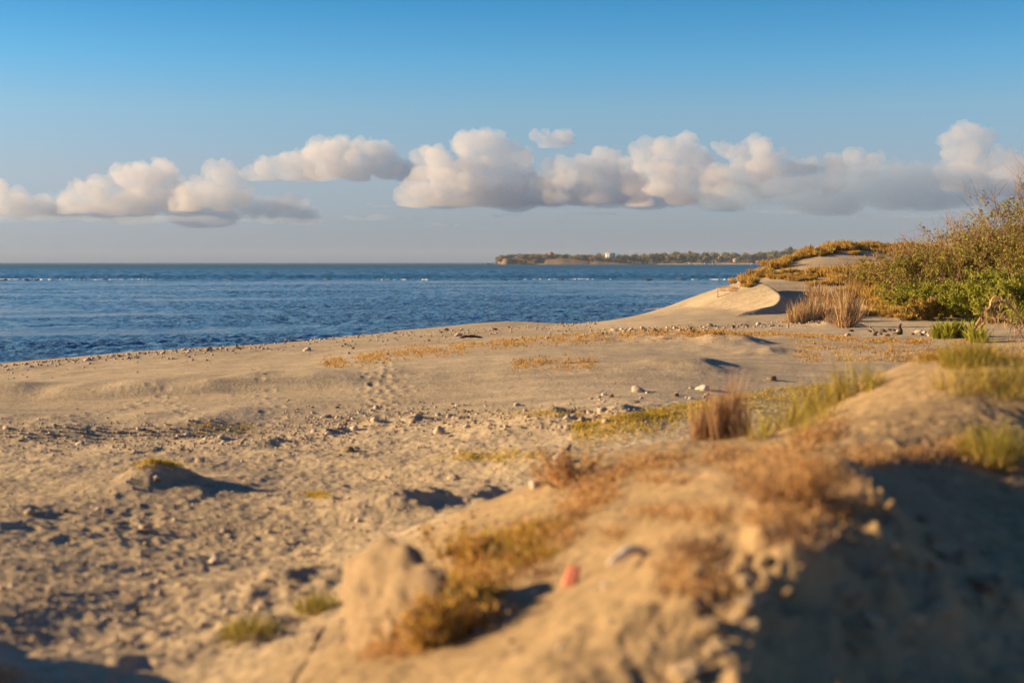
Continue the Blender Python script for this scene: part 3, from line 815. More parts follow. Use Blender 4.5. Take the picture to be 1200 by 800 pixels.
def make_bush(name, loc, rotz, label, cat, group, H, W, n_main, twig_n, leaf_n, leaf_mat, leaf_size, bare=0.25, D=None, leaf_low=0.0, twig_mat=M_TWIG, lean=(0, 0)):
    (lines, rads, tints), C = bush_geometry(H, W, n_main, twig_n, leaf_n, bare, D, leaf_low=leaf_low)
    root = bpy.data.objects.new(name, None); COL.objects.link(root); root.location = loc; root.rotation_euler = (lean[0], lean[1], rotz)
    tag(root, label, cat, group)
    add('branches', blade_mesh('branches', [tubes(lines, rads, tints)], twig_mat), root)
    cl = 0.5 + 0.5 * np.sin(C[:, 0] * 3.1) * np.sin(C[:, 1] * 2.7 + 1) * np.sin(C[:, 2] * 3.7)
    tn = np.clip(0.55 * rng.random(len(C)) + 0.45 * cl, 0, 1)
    add('foliage', blade_mesh('foliage', [leaves(C, leaf_size, tn)], leaf_mat), root)
    return root
def gpos(px, d):
    x = (px - 600) / F * d
    return (x, d, float(height(np.array([x]), np.array([d]))[0]) - 0.03)

# the thorn bushes on the right
BUSH = [
    # px, d, H, W, D, n_main, twigs, leaves, mat, size, bare, leaf_low, label
    (1210, 50, 4.6, 3.2, 2.6, 110, 18, 13000, M_MIXLEAF, 0.050, 0.25, 0.7, 'tallest thorny bush at the right edge with bare twigs on top'),
    (1146, 52, 3.3, 3.2, 2.2, 115, 17, 9000, M_MIXLEAF, 0.045, 0.35, 0.6, 'brown twiggy thorn bush left of the tallest one'),
    (1092, 54, 2.4, 3.0, 2.0, 120, 15, 8000, M_MIXLEAF, 0.045, 0.3, 0.4, 'lower brown thorn bush on the left shoulder of the thicket'),
    (1165, 47, 1.9, 2.0, 1.4, 46, 13, 11000, M_LEAF, 0.055, 0.1, 0.2, 'dense bright green bush in front of the tall thorn bush'),
    (1112, 49, 1.35, 1.8, 1.3, 42, 12, 8000, M_LEAF, 0.05, 0.1, 0.2, 'low bright green bush spreading at the middle of the thicket'),
    (1078, 51, 1.2, 1.9, 1.2, 60, 12, 5600, M_LEAF, 0.045, 0.15, 0.3, 'lowest green bush trailing at the left of the thicket'),
    (1215, 44, 1.9, 1.5, 1.2, 42, 12, 8000, M_LEAF, 0.055, 0.1, 0.1, 'green bush at the right edge beside the fallen palm frond'),
    (1250, 54, 5.2, 3.0, 2.6, 60, 14, 12000, M_MIXLEAF, 0.055, 0.3, 0.7, 'thorn bush rising out past the right edge of the view'),
    (1135, 57, 3.0, 1.8, 1.6, 50, 12, 2000, M_OLIVE, 0.04, 0.7, 0.5, 'nearly leafless thorn bush standing behind the brown thicket'),
    (1050, 56, 1.7, 2.6, 1.8, 90, 13, 4200, M_OLIVE, 0.042, 0.3, 0.5, 'brown low thorn bush where the thicket meets the golden scrub'),
    (1018, 58, 1.1, 2.2, 1.6, 70, 12, 3000, M_OLIVE, 0.040, 0.3, 0.4, 'smallest brown thorn bush at the left tip of the thicket'),
    (1190, 46, 1.6, 1.6, 1.2, 46, 12, 7000, M_LEAF, 0.055, 0.1, 0.1, 'green bush filling the front of the thicket under the tallest one'),
    (1085, 48, 0.8, 1.2, 0.8, 30, 10, 3600, M_OLIVE, 0.045, 0.1, 0.1, 'small olive bush at the foot of the green thicket'),
]
for px, d, H, W, D, nm, tw, lf, mt, sz, bare, low, lab in BUSH:
    make_bush('thorn_bush', gpos(px, d), rng.uniform(0, 6.28), lab, 'bush', None, H, W, nm, tw, int(lf * 1.6), mt, sz * 1.15, bare, D, low)

# golden scrub on the far dune
def scrub_protos():
    out = []
    for i in range(5):
        parts = []
        for k in range(9):
            v, f, t = blades(95, 0.17, 0.40, 0.035, 0.42, 0.5, tint=(0.0, 1.0), seg=2)
            v = v + np.array([rng.normal(0, 0.27), rng.normal(0, 0.27), rng.uniform(-0.05, 0.12)])
            parts.append((v, f, t * 0.75 + 0.25 * rng.random()))
        o = add('dune_shrub', blade_mesh('dune_shrub', parts, M_GOLD))
        out.append(o)
    return out
SCRUB = scrub_protos()
used = set()
def place(pool, p, rotz, s, label, cat, group):
    o = pool[int(rng.integers(len(pool)))]
    if o.name not in used:
        used.add(o.name); c = o; c.location = p; c.rotation_euler = (0, 0, rotz); c.scale = s if hasattr(s, '__len__') else (s,) * 3
    else:
        c = copy_tree(o, p, rotz, s)
    return tag(c, label, cat, group)
sx_, sy_, ss_ = [], [], []
for _ in range(85):       # along the skyline of the far dune
    t = rng.random(); x = 872 + 200 * t; sx_.append(x); sy_.append(np.interp(x, [872, 895, 922, 950, 985, 1075], [331, 321, 306, 297, 290, 292]) + rng.exponential(2.2)); ss_.append(rng.uniform(0.4, 1.1))
for _ in range(32):       # patches on the face
    x = rng.normal(1000, 26); sx_.append(x); sy_.append(rng.normal(324, 5)); ss_.append(rng.uniform(0.6, 1.2))
for _ in range(46):       # between the face and the thorn bushes
    x = rng.uniform(1000, 1090); sx_.append(x); sy_.append(rng.uniform(318, 366)); ss_.append(rng.uniform(0.6, 1.2))
for _ in range(16):
    x = rng.normal(935, 14); sx_.append(x); sy_.append(rng.normal(323, 4)); ss_.append(rng.uniform(0.35, 0.7))
for _ in range(30):       # under the thicket
    x = rng.uniform(1020, 1110); sx_.append(x); sy_.append(rng.uniform(362, 372)); ss_.append(rng.uniform(0.4, 0.8))
pts, ok = on_ground(sx_, sy_)
for p, k, s in zip(pts, ok, ss_):
    if k and p[1] > 44: place(SCRUB, (p[0], p[1], p[2] - 0.05), rng.uniform(0, 6.28), (s, s, s * rng.uniform(0.8, 1.2)), 'golden brown shrub growing on the far dune', 'shrub', 'golden shrubs on the far dune')

# dead reeds in front of the far dune
def reed_mesh(n, rad, L, w, lean=0.12):
    a = blades(n, rad, L, w, lean, 0.35, seg=4, Lvar=0.75)
    b = blades(n, rad * 1.15, L * 0.5, w * 0.9, lean * 4.5, 0.9, seg=3, tint=(0.3, 1))
    return blade_mesh('reed_clump', [a, b], M_STRAW)
REED = [add('reed_clump', reed_mesh(80, 0.36, 1.05, 0.028, 0.22)) for _ in range(4)]
px_ = np.concatenate([rng.uniform(935, 1005, 26), rng.uniform(950, 990, 10)]); py_ = np.concatenate([rng.uniform(362, 378, 26), rng.uniform(345, 360, 10)])
pts, ok = on_ground(px_, py_)
for p in pts: place(REED, (p[0], p[1], p[2] - 0.03), rng.uniform(0, 6.28), rng.uniform(0.4, 1.1), 'dead straw coloured reed clump in the patch before the far dune', 'reeds', 'dead reeds before the far dune')
p, ok = on_ground(991, 384)
tag(add('reed_clump', reed_mesh(150, 0.24, 2.0, 0.030, 0.12), loc=(p[0][0], p[0][1], p[0][2] - 0.05)), 'tall dead reed clump on its own sand foot in front of the reed patch', 'reeds')
p, ok = on_ground(934, 378)
tag(add('reed_clump', reed_mesh(240, 0.35, 1.05, 0.022, 0.12), loc=(p[0][0], p[0][1], p[0][2] - 0.05)), 'ragged brown reed clump at the foot of the curling dune', 'reeds')

# the brown clump on the near dune
p = on_ground(848, 514)[0][0]; gz = p[2]
parts = []
for k, (dx, L) in enumerate([(-0.20, 0.40), (-0.15, 0.48), (-0.07, 0.52), (-0.03, 0.60), (0.02, 0.70), (0.06, 0.60), (0.11, 0.56), (0.16, 0.42), (-0.01, 0.60), (0.0, 0.5)]):
    v, f, t = blades(int(rng.integers(30, 70)), 0.035, L * 10.5 / 11.2 * p[1] / 10.5, 0.010, 0.10, 0.22, tint=(0, 1), seg=4, Lvar=0.5)
    v[:, 0] += v[:, 2] * (dx * 0.5 + rng.normal(0, 0.10)); parts.append((v + np.array([dx, rng.normal(0, 0.08), -0.02]), f, t * 0.7 + 0.3 * rng.random()))
parts.append(blades(110, 0.28, 0.20, 0.009, 0.8, 0.6, tint=(0.2, 1)))
tag(add('reed_clump', blade_mesh('reed_clump', parts, M_RUST), loc=(p[0], p[1], gz)), 'upright brown dead reed clump on the crest of the near dune', 'reeds')
p = on_ground(878, 508)[0][0]; gz = p[2]
tag(add('dry_stalk', blade_mesh('dry_stalk', [blades(5, 0.02, 0.52, 0.012, 0.05, 0.1, tint=(0.4, 0.8), seg=4), blades(14, 0.02, 0.12, 0.012, 0.6, 0.8, tint=(0.5, 1), up=0.38)], M_STRAW), loc=(p[0], p[1], gz)), 'single thin dry stalk just right of the brown reed clump', 'stalk')

# tufts of green grass on the near dune
def tuft(n, rad, L, mat=M_GREEN, w=0.006, lean=0.35, bend=0.6, dry=0.35):
    a = blades(n, rad, L, w, lean, bend, tint=(0, 0.85), seg=4)
    b = blades(int(n * dry), rad * 1.2, L * 0.8, w, lean * 1.6, bend, tint=(0.75, 1.0), seg=4)
    return blade_mesh('grass_tuft', [a, b], mat)
TUFT = [add('grass_tuft', tuft(42, 0.09, 0.36, dry=0.9)) for _ in range(3)]
for px, py, s, lab in [
    (905, 508, 1.1, None), (925, 500, 1.2, None), (945, 490, 1.3, None), (962, 480, 1.2, None), (985, 470, 1.3, None), (1000, 462, 1.35, None), (1020, 456, 1.0, None), (935, 510, 0.9, None), (970, 490, 0.8, None), (890, 515, 0.9, None), (1030, 450, 0.7, None), (955, 500, 0.9, None),
]:
    p, ok = on_ground(px, py)
    place(TUFT, (p[0][0], p[0][1], p[0][2] - 0.02), rng.uniform(0, 6.28), s, 'green and yellow grass tuft along the left flank of the sunlit dune top', 'grass tuft', 'grass tufts on the flank of the sunlit dune')
TUFT2 = [add('grass_tuft', tuft(30, 0.12, 0.40, dry=1.8)) for _ in range(3)]
for px, py, s in [(1085, 425, 0.8), (1110, 455, 1.0), (1135, 440, 1.1), (1150, 455, 1.2), (1165, 450, 1.0), (1185, 455, 1.2), (1200, 448, 1.3), (1125, 462, 0.9), (1175, 465, 1.0), (1145, 425, 1.3), (1160, 422, 1.2), (1190, 428, 1.2), (1210, 470, 1.1)]:
    p, ok = on_ground(px, py)
    place(TUFT2, (p[0][0], p[0][1], p[0][2] - 0.02), rng.uniform(0, 6.28), s * 0.8, 'yellow green grass tuft on top of the near dune at the right', 'grass tuft', 'grass tufts on the right dune top')
for px, py, n_, rd, L, lab in [
    (1160, 540, 420, 0.17, 0.36, 'thick dark green grass tuft at the edge of the shaded hollow'),
    (292, 742, 240, 0.16, 0.18, 'olive grass tuft on the low sand rise left of the boulder'),
    (372, 712, 220, 0.13, 0.16, 'short green tuft just left of the crumbling boulder'),
    (1128, 428, 320, 0.16, 0.30, 'dark brown green tuft behind the sunlit dune top'),
]:
    p, ok = on_ground(px, py)
    tag(add('grass_tuft', tuft(n_, rd, L), loc=(p[0][0], p[0][1], p[0][2] - 0.02)), lab, 'grass tuft')

# dry brown creeper and litter along the near ridge
def creeper(n, rad, h, mat, mix=(0, 1)):
    parts = [blades(n, rad, h, 0.010, 0.9, 1.3, tint=mix, seg=3, Lvar=0.6)]
    c = np.stack([rng.normal(0, rad * 0.5, n * 2), rng.normal(0, rad * 0.5, n * 2), np.abs(rng.normal(0, h * 0.35, n * 2)) + 0.005], -1)
    parts.append(leaves(c, 0.011, mix[0] + (mix[1] - mix[0]) * rng.random(n * 2)))
    return blade_mesh('dry_creeper', parts, mat)
CR_DRY = [add('dry_creeper', creeper(120, 0.20, 0.11, M_DRY)) for _ in range(3)]
CR_DARK = [add('dry_creeper', creeper(90, 0.17, 0.10, M_RUST)) for _ in range(2)]
CR_GRN = [add('green_creeper', creeper(170, 0.18, 0.12, M_CREEP)) for _ in range(3)]
cx, cy = [], []
for _ in range(52):
    x = rng.uniform(630, 985); y = np.interp(x, [630, 680, 760, 850, 985], [612, 580, 532, 528, 560]) + rng.exponential(13); cx.append(x); cy.append(y)
for _ in range(22):
    cx.append(rng.normal(945, 32)); cy.append(rng.normal(585, 22))
for _ in range(24):
    x = rng.uniform(980, 1190); cx.append(x); cy.append(np.interp(x, [980, 1190], [538, 532]) + rng.normal(0, 6))
for _ in range(14):
    cx.append(rng.uniform(760, 830)); cy.append(rng.uniform(590, 690))
for _ in range(10):
    x = rng.uniform(930, 985); cx.append(x); cy.append(np.interp(x, [930, 985], [530, 500]) + rng.normal(0, 5))
pts, ok = on_ground(cx, cy)
for p in pts:
    vx, vy = 600 + F * p[0] / p[1], 307 + F * (CAM_H - p[2]) / p[1]
    if p[1] < 13 and not (690 < vx < 805 and 628 < vy < 720): place(CR_DRY if rng.random() < 0.68 else CR_DARK, (p[0], p[1], p[2] - 0.01), rng.uniform(0, 6.28), rng.uniform(0.5, 1.0), 'dry rusty brown creeper clump on the near dune ridge', 'creeper', 'dry creeper on the near dune')
cx, cy = [], []
for _ in range(64):
    t = rng.random(); cx.append(450 + 200 * t + rng.normal(0, 10)); cy.append(765 - 140 * t + rng.normal(0, 14))
pts, ok = on_ground(cx, cy)
for p in pts:
    if p[1] < 10: place(CR_GRN if rng.random() < 0.75 else CR_DRY, (p[0], p[1], p[2] - 0.01), rng.uniform(0, 6.28), rng.uniform(0.55, 1.05), 'orange and green creeper clump between the boulder and the dune face', 'creeper', 'creeper beside the boulder')
p = P(505, 712, d=6.15)
make_bush('low_bush', (p[0], p[1], float(height(p[0:1], p[1:2])[0]) - 0.05), 0, 'low orange and green bush growing over the right side of the crumbling boulder', 'bush', None, 0.26, 0.20, 44, 8, 2000, M_CREEP, 0.014, 0.05)
p = P(540, 690, d=6.3)
make_bush('low_bush', (p[0], p[1], float(height(p[0:1], p[1:2])[0]) - 0.05), 3, 'greenish low bush just right of the boulder top', 'bush', None, 0.24, 0.24, 40, 8, 2200, M_CREEP, 0.014, 0.05)
p = P(556, 650, d=7.6)
make_bush('low_bush', (p[0], p[1], float(height(p[0:1], p[1:2])[0]) - 0.05), 1, 'low tangled bush on the dune edge above the boulder', 'bush', None, 0.24, 0.34, 36, 7, 2200, M_CREEP, 0.013, 0.1)
p = P(665, 585, d=9.6)
make_bush('low_bush', (p[0], p[1], float(height(p[0:1], p[1:2])[0]) - 0.05), 2, 'low rusty bush where the dune edge meets the beach', 'bush', None, 0.22, 0.36, 36, 7, 1800, M_DRY, 0.013, 0.1)

# short cover of yellow beach grass on the flats
def cover(px, py, L, w, n_each, mat, name, label, tint=(0, 1)):
    pts, ok = on_ground(px, py, n=700)
    pts = pts[ok]
    parts = []
    V, Fq, T = blades(len(pts) * n_each, 0.001, L, w, 0.7, 0.9, tint=tint, seg=2)
    nb = 6
    base = np.repeat(pts, n_each, 0) + np.concatenate([rng.normal(0, 0.035, (len(pts) * n_each, 2)) * (pts[:, 1].repeat(n_each)[:, None] / 15), np.zeros((len(pts) * n_each, 1))], 1)
    V = V + np.repeat(base, nb, 0)
    return tag(add(name, mesh_np(name, V, [Fq], [mat], attrs={'tint': T})), label, 'ground cover', kind='stuff')
n = 1700
x_ = np.concatenate([rng.uniform(380, 850, n), rng.uniform(780, 1090, n // 2)])
y_ = np.concatenate([np.interp(x_[:n], [380, 480, 600, 700, 800, 850], [424, 411, 400, 393, 388, 388]) + rng.normal(1.5, 4.0, n), np.interp(x_[n:], [780, 900, 1000, 1090], [389, 392, 397, 401]) + rng.normal(0, 1.6, n // 2)])
x_ = np.concatenate([x_, rng.uniform(600, 700, 220), rng.uniform(930, 1200, 900)]); y_ = np.concatenate([y_, rng.normal(427, 4, 220), rng.uniform(398, 425, 900)])
k_ = perlin(x_ * 0.045, y_ * 0.12) > -0.30
cover(x_[k_], y_[k_], 0.075, 0.022, 5, M_CREEP, 'beach_grass', 'orange dry grass along the crest of the beach hump', (0, 0.6))
n = 1900
x_ = np.concatenate([rng.uniform(670, 975, n), rng.normal(640, 26, 90), rng.normal(745, 25, 70), rng.normal(600, 40, 120), rng.normal(185, 16, 110), rng.normal(372, 6, 50), rng.uniform(225, 300, 60), rng.normal(560, 20, 60)])
y_ = np.concatenate([np.interp(x_[:n], [690, 800, 880, 965], [496, 474, 460, 450]) + np.abs(rng.normal(0, 12, n)), rng.normal(486, 2.5, 90), rng.normal(490, 2.5, 70), rng.normal(536, 4, 120), np.interp(x_[n + 280:n + 390], [140, 180, 220], [552, 543, 548]) + rng.normal(0, 1, 110), rng.normal(581, 2, 50), rng.normal(503, 3, 60), rng.normal(535, 3, 60)])
cover(x_, y_, 0.06, 0.011, 6, M_CREEP, 'shore_grass', 'sparse yellow green grass over the flat behind the near dune', (0.5, 0.95))

# ------------------------------------------------------------------ single pieces of litter and wood
def tube_obj(name, line, rad, mat, label, cat, sides=10, parent=None):
    V, Fq, T = tubes([np.asarray(line, float)], [np.asarray(rad, float)], [0.5], sides)
    m = len(line)
    caps = [np.arange(sides)[::-1][None], (np.arange(sides) + (m - 1) * sides)[None]]
    me = mesh_np(name, V, [Fq, *caps], [mat], smooth=True, attrs={'tint': T})
    o = add(name, me, parent)
    if label: tag(o, label, cat)
    return o
def ridge_line(p, dirx, diry, L, bow, n=9):
    out = []
    for t in np.linspace(0, 1, n):
        out.append([p[0] + dirx * L * (t - 0.5), p[1] + diry * L * (t - 0.5), p[2] + bow * math.sin(math.pi * t) + rng.normal(0, 0.004)])
    return out
p, ok = on_ground(740, 662); p = p[0]
tube_obj('bleached_branch', ridge_line((p[0], p[1], p[2] + 0.012), 0.9, 0.55, 0.22, 0.05), [0.008, 0.016, 0.020, 0.022, 0.021, 0.019, 0.020, 0.018, 0.007], M_BLEACH, 'bleached white curved piece of driftwood on the sunlit dune face', 'driftwood')
p, ok = on_ground(670, 684); p = p[0]
def litter():
    import bmesh
    bm = bmesh.new(); bmesh.ops.create_cube(bm, size=1.0)
    bmesh.ops.scale(bm, vec=(0.065, 0.012, 0.115), verts=bm.verts)
    bmesh.ops.subdivide_edges(bm, edges=bm.edges[:], cuts=4, use_grid_fill=True)
    for v in bm.verts:
        v.co.y += 0.02 * math.sin(v.co.z * 28) + 0.25 * v.co.x ** 2 * 30 * 0.1
        v.co.x *= 1 - 2.2 * max(0, v.co.z)
    me = bpy.data.meshes.new('plastic_shard'); bm.to_mesh(me); bm.free(); me.materials.append(M_REDPL)
    for f in me.polygons: f.use_smooth = True
    o = add('plastic_shard', me, loc=(p[0], p[1], p[2] + 0.035), rot=(-0.6, 0.1, -0.25))
    tag(o, 'small faded red scrap of plastic stuck in the dune face', 'litter')
litter()
p, ok = on_ground(552, 397); p = p[0]
tube_obj('driftwood_log', ridge_line((p[0], p[1], p[2] + 0.03), 0.97, 0.2, 0.75, 0.05), [0.015, 0.035, 0.05, 0.035, 0.055, 0.045, 0.03, 0.035, 0.01], M_DARKWOOD, 'dark driftwood log lying on the upper beach', 'driftwood')
p, ok = on_ground(537, 394); p = p[0]
stone(p, 0.11, ST_CORAL, 'white stone at the left end of the dark driftwood log')
p, ok = on_ground(660, 541); p = p[0]
r_ = bpy.data.objects.new('forked_driftwood', None); COL.objects.link(r_); r_.location = p; tag(r_, 'pale forked driftwood stub standing out of the sand', 'driftwood')
tube_obj('stem', [(-0.10, 0, 0.02), (-0.05, 0, 0.05), (0.0, 0, 0.07), (0.05, 0.01, 0.12), (0.08, 0.01, 0.19)], [0.035, 0.04, 0.035, 0.028, 0.014], M_DRIFT, None, None, parent=r_)
tube_obj('fork', [(-0.06, 0, 0.03), (0.02, -0.02, 0.05), (0.10, -0.03, 0.05)], [0.025, 0.022, 0.01], M_DRIFT, None, None, parent=r_)
p, ok = on_ground(171, 621); p = p[0]
tube_obj('stick', ridge_line((p[0] + 0.02, p[1] - 0.12, p[2] + 0.01), 1, 0.05, 0.25, 0.01), [0.006, 0.012, 0.014, 0.014, 0.014, 0.012, 0.012, 0.010, 0.006], M_DRIFT, 'short orange lit stick lying flat on the left foreground sand', 'stick')
p, ok = on_ground(366, 652); p = p[0]
tube_obj('stick', ridge_line((p[0], p[1], p[2] + 0.01), 1, 0.05, 0.28, 0.01), [0.005, 0.009, 0.010, 0.010, 0.010, 0.009, 0.009, 0.008, 0.005], M_DRIFT, 'thin pale stick lying flat right of the rounded grey stone', 'stick')
for px, py, h, r, lab in [(469, 571, 0.24, 0.006, 'thin dry stem standing on the low sand ridge'), (1018, 336, 1.15, 0.03, 'pale wooden stake standing among golden shrubs'), (841, 350, 0.32, 0.022, 'small stake at the water behind the curling dune')]:
    p, ok = on_ground(px, py); p = p[0]
    tube_obj('stake', [(p[0], p[1], p[2] - 0.05), (p[0] + 0.005, p[1], p[2] + h * 0.5), (p[0] - 0.02 * h, p[1], p[2] + h)], [r, r, r * 0.8], M_DRIFT, lab, 'stake')
for i in range(7):
    p, ok = on_ground(rng.uniform(842, 866), rng.uniform(337, 342)); p = p[0]
    place(CR_DRY, (p[0], p[1], p[2]), rng.uniform(0, 6), rng.uniform(0.6, 1.2), 'rusty creeper clump on the seaward slope of the curling dune', 'creeper', 'creeper on the seaward slope')
p = on_ground(1054, 392)[0][0]
tube_obj('stump', [(p[0], p[1], p[2] - 0.05), (p[0] + 0.03, p[1], p[2] + 0.10), (p[0] - 0.01, p[1], p[2] + 0.19), (p[0] + 0.04, p[1], p[2] + 0.27)], [0.07, 0.055, 0.045, 0.02], M_DARKWOOD, 'blackened stump among the stones beside the bush', 'stump')
strew(rng.uniform(1020, 1100, 12), rng.normal(391, 1.5, 12), 0.05, 0.12, ST_BROWN, 'dark stone in the pile beside the bush', 'dark stones piled beside the bush', 0.0)

# fallen dry palm frond at the right
p, ok = on_ground(1168, 398); p = p[0]
r_ = bpy.data.objects.new('palm_frond', None); COL.objects.link(r_); r_.location = p; tag(r_, 'dry fallen palm frond arching on the ground by the green bush', 'palm frond')
def frond(a0, L, hgt, name):
    t = np.linspace(0, 1, 14)
    ln = np.stack([-0.55 + L * t * math.cos(a0), L * t * math.sin(a0), hgt * np.sin(math.pi * np.clip(t * 0.95 + 0.03, 0, 1)) ** 0.8], -1)
    tube_obj(name, ln, np.linspace(0.035, 0.012, 14), M_STRAW, None, None, sides=6, parent=r_)
    parts = []
    for k in range(2, 13):
        v, f, tt = blades(9, 0.03, 0.42, 0.035, 1.4, 1.2, tint=(0.5, 1.0), seg=3)
        parts.append((v + ln[k], f, tt))
    add('leaflets', blade_mesh('leaflets', parts, M_STRAW), r_)
frond(0.0, 1.25, 0.85, 'rib'); frond(-0.5, 1.1, 0.5, 'rib')
for i in range(9):
    x = rng.uniform(1095, 1150); q_, ok = on_ground(x, rng.uniform(394, 402)); q_ = q_[0]
    tag(add('leafy_plant', blade_mesh('leafy_plant', [blades(60, 0.16, rng.uniform(0.35, 0.6), 0.06, 0.35, 0.5, tint=(0.3, 1), seg=3)], M_LEAF), loc=q_), 'low broad leaved green plant at the foot of the thicket', 'plant', 'leafy plants at the foot of the thicket')

# hummock plants outside the left edge, whose shade crosses the corner
for k, (x, y, s) in enumerate([(-4.3, 8.0, 1.6), (-3.9, 7.7, 1.3), (-4.6, 8.4, 1.5), (-3.35, 7.2, 0.9)]):
    place(CR_DRY, (x, y, float(height(np.array([x]), np.array([y]))[0])), k, s, 'dark creeper clump on the hummock at the lower left edge', 'creeper', 'creeper on the left hummock')
for _ in range(8):
    x, y = -2.55 + rng.normal(0, 0.16), 6.95 + rng.normal(0, 0.1)
    place(CR_DRY, (x, y, float(height(np.array([x]), np.array([y]))[0])), rng.uniform(0, 6), rng.uniform(0.5, 0.8), 'dark creeper clump lying in the shade at the lower left corner', 'creeper', 'creeper in the lower left shade')

# ------------------------------------------------------------------ the headland across the bay
HY = 1700.0
def hx(px): return (px - 600) / F * HY
def headland():
    x = np.linspace(hx(578), hx(1500), 240); y = np.linspace(0, 420, 26)
    X, Y = np.meshgrid(x, y)
    prof = np.interp(X, [hx(578), hx(581), hx(590), hx(620), hx(680), hx(760), hx(860), hx(960), hx(1500)], [-2, 2.5, 7.5, 8.5, 7.0, 4.5, 5, 9, 14])
    edge = 10 * fbm(X * 0.02, X * 0 + 2, 3) + np.where(X < hx(590), (hx(590) - X) * 2.0, 0)
    t = Y - 14 - edge
    cliff = np.interp(X, [hx(580), hx(650), hx(700), hx(780)], [1, 1, 0.7, 0.0])
    steep = sstep(-3, 6, t); soft = 0.25 * sstep(-6, 20, t) + 0.75 * sstep(10, 140, t)
    Z = -3 + (prof + 3) * (cliff * steep + (1 - cliff) * soft) + 0.8 * fbm(X * 0.05, Y * 0.05, 3) * sstep(0, 20, t)
    Z = np.where(t > -8, Z, -3)
    V = np.stack([X.ravel(), (Y + HY - 14).ravel(), Z.ravel()], -1)
    idx = np.arange(X.size).reshape(X.shape)
    q = np.stack([idx[:-1, :-1].ravel(), idx[:-1, 1:].ravel(), idx[1:, 1:].ravel(), idx[1:, :-1].ravel()], -1)
    tag(add('headland', mesh_np('headland', V, [q], [M_CLIFF], smooth=True)), kind='structure', label='low rocky headland across the bay', cat='headland')
headland()
def hz(px): return float(np.interp(px, [581, 590, 620, 680, 760, 860, 960, 1200], [2.5, 7.5, 8.5, 7, 4.5, 5, 9, 11]))
def tree_proto(seed, Hh, Wd, mat=M_FARLEAF):
    st = np.random.default_rng(seed)
    cl = []
    for k in range(9):
        a = st.random() * 6.28; r = Wd * 0.32 * math.sqrt(st.random())
        c = np.array([r * math.cos(a), r * math.sin(a), Hh * (0.40 + 0.38 * st.random())])
        n = 75
        q = st.standard_normal((n, 3)); q /= np.linalg.norm(q, axis=1, keepdims=True); q *= st.random((n, 1)) ** 0.33
        cl.append((c + q * np.array([Wd * 0.26, Wd * 0.26, Hh * 0.19]), np.clip(0.5 * st.random(n) + 0.3 + 0.25 * st.normal(), 0, 1)))
    C = np.vstack([c for c, _ in cl]); T = np.concatenate([t for _, t in cl])
    root = bpy.data.objects.new('far_tree', None); COL.objects.link(root)
    add('crown', blade_mesh('crown', [leaves(C, 0.62, T, asp=0.8)], mat), root)
    add('trunk', blade_mesh('trunk', [tubes([[(0, 0, -1), (0.2, 0, Hh * 0.3), (0, 0.1, Hh * 0.6)]], [[0.35, 0.28, 0.15]], [0.3], 5)], M_TWIG), root)
    return root
TREES = [tree_proto(s, h, w) for s, h, w in ((1, 9, 9), (2, 8, 7), (3, 11, 10), (4, 7, 8), (5, 10, 7))]
BR = [tree_proto(s, h, w, M_FARSCRUB) for s, h, w in ((7, 3.2, 6), (8, 4, 7))]
for b in BR: b.name = 'far_shrub'
for i in range(260):
    px = 640 + 355 * (i + rng.random()) / 260
    dy = rng.choice([20, 34, 60, 100]) + rng.uniform(0, 16)
    s = rng.uniform(0.85, 1.4) * float(np.interp(px, [655, 700, 800, 900, 920, 990], [0.62, 0.75, 1.0, 1.0, 1.25, 1.3]))
    z = hz(px) * float(np.interp(dy, [20, 130], [0.35, 1.0]))
    place(TREES, (hx(px) * (HY + dy) / HY, HY + dy, z - 0.5), rng.uniform(0, 6.28), (s * 1.1, s * 1.1, s), 'bushy tree in the belt across the bay', 'tree', 'trees on the far headland')
for i in range(215):
    px = 583 + (130 if i < 150 else 300) * rng.random(); dy = rng.uniform(12, 70) if i < 150 else rng.uniform(6, 24)
    place(BR, (hx(px) * (HY + dy) / HY, HY + dy, hz(px) * (min(1, 0.35 + dy / 40) if i < 150 else 0.3) - 0.4 + 0.6 * rng.random()), rng.uniform(0, 6.28), rng.uniform(0.8, 1.35), 'low scrub on the slopes of the far headland', 'shrub', 'scrub on the far headland')

xb = np.linspace(hx(770), hx(1100), 60)
tv = np.stack([np.concatenate([xb, xb]), np.concatenate([HY - 16 + 2.5 * fbm(xb * 0.02, xb * 0), HY + 12 + 2.5 * fbm(xb * 0.03, xb * 0 + 4)]), np.concatenate([np.full(60, -0.3), np.full(60, 2.2)])], -1)
iq = np.arange(59)
tag(add('far_beach', mesh_np('far_beach', tv, [np.stack([iq, iq + 1, iq + 61, iq + 60], -1)], [M_SAND], attrs={'pale': np.ones(120)})), kind='structure', label='strip of pale beach along the far shore', cat='beach')

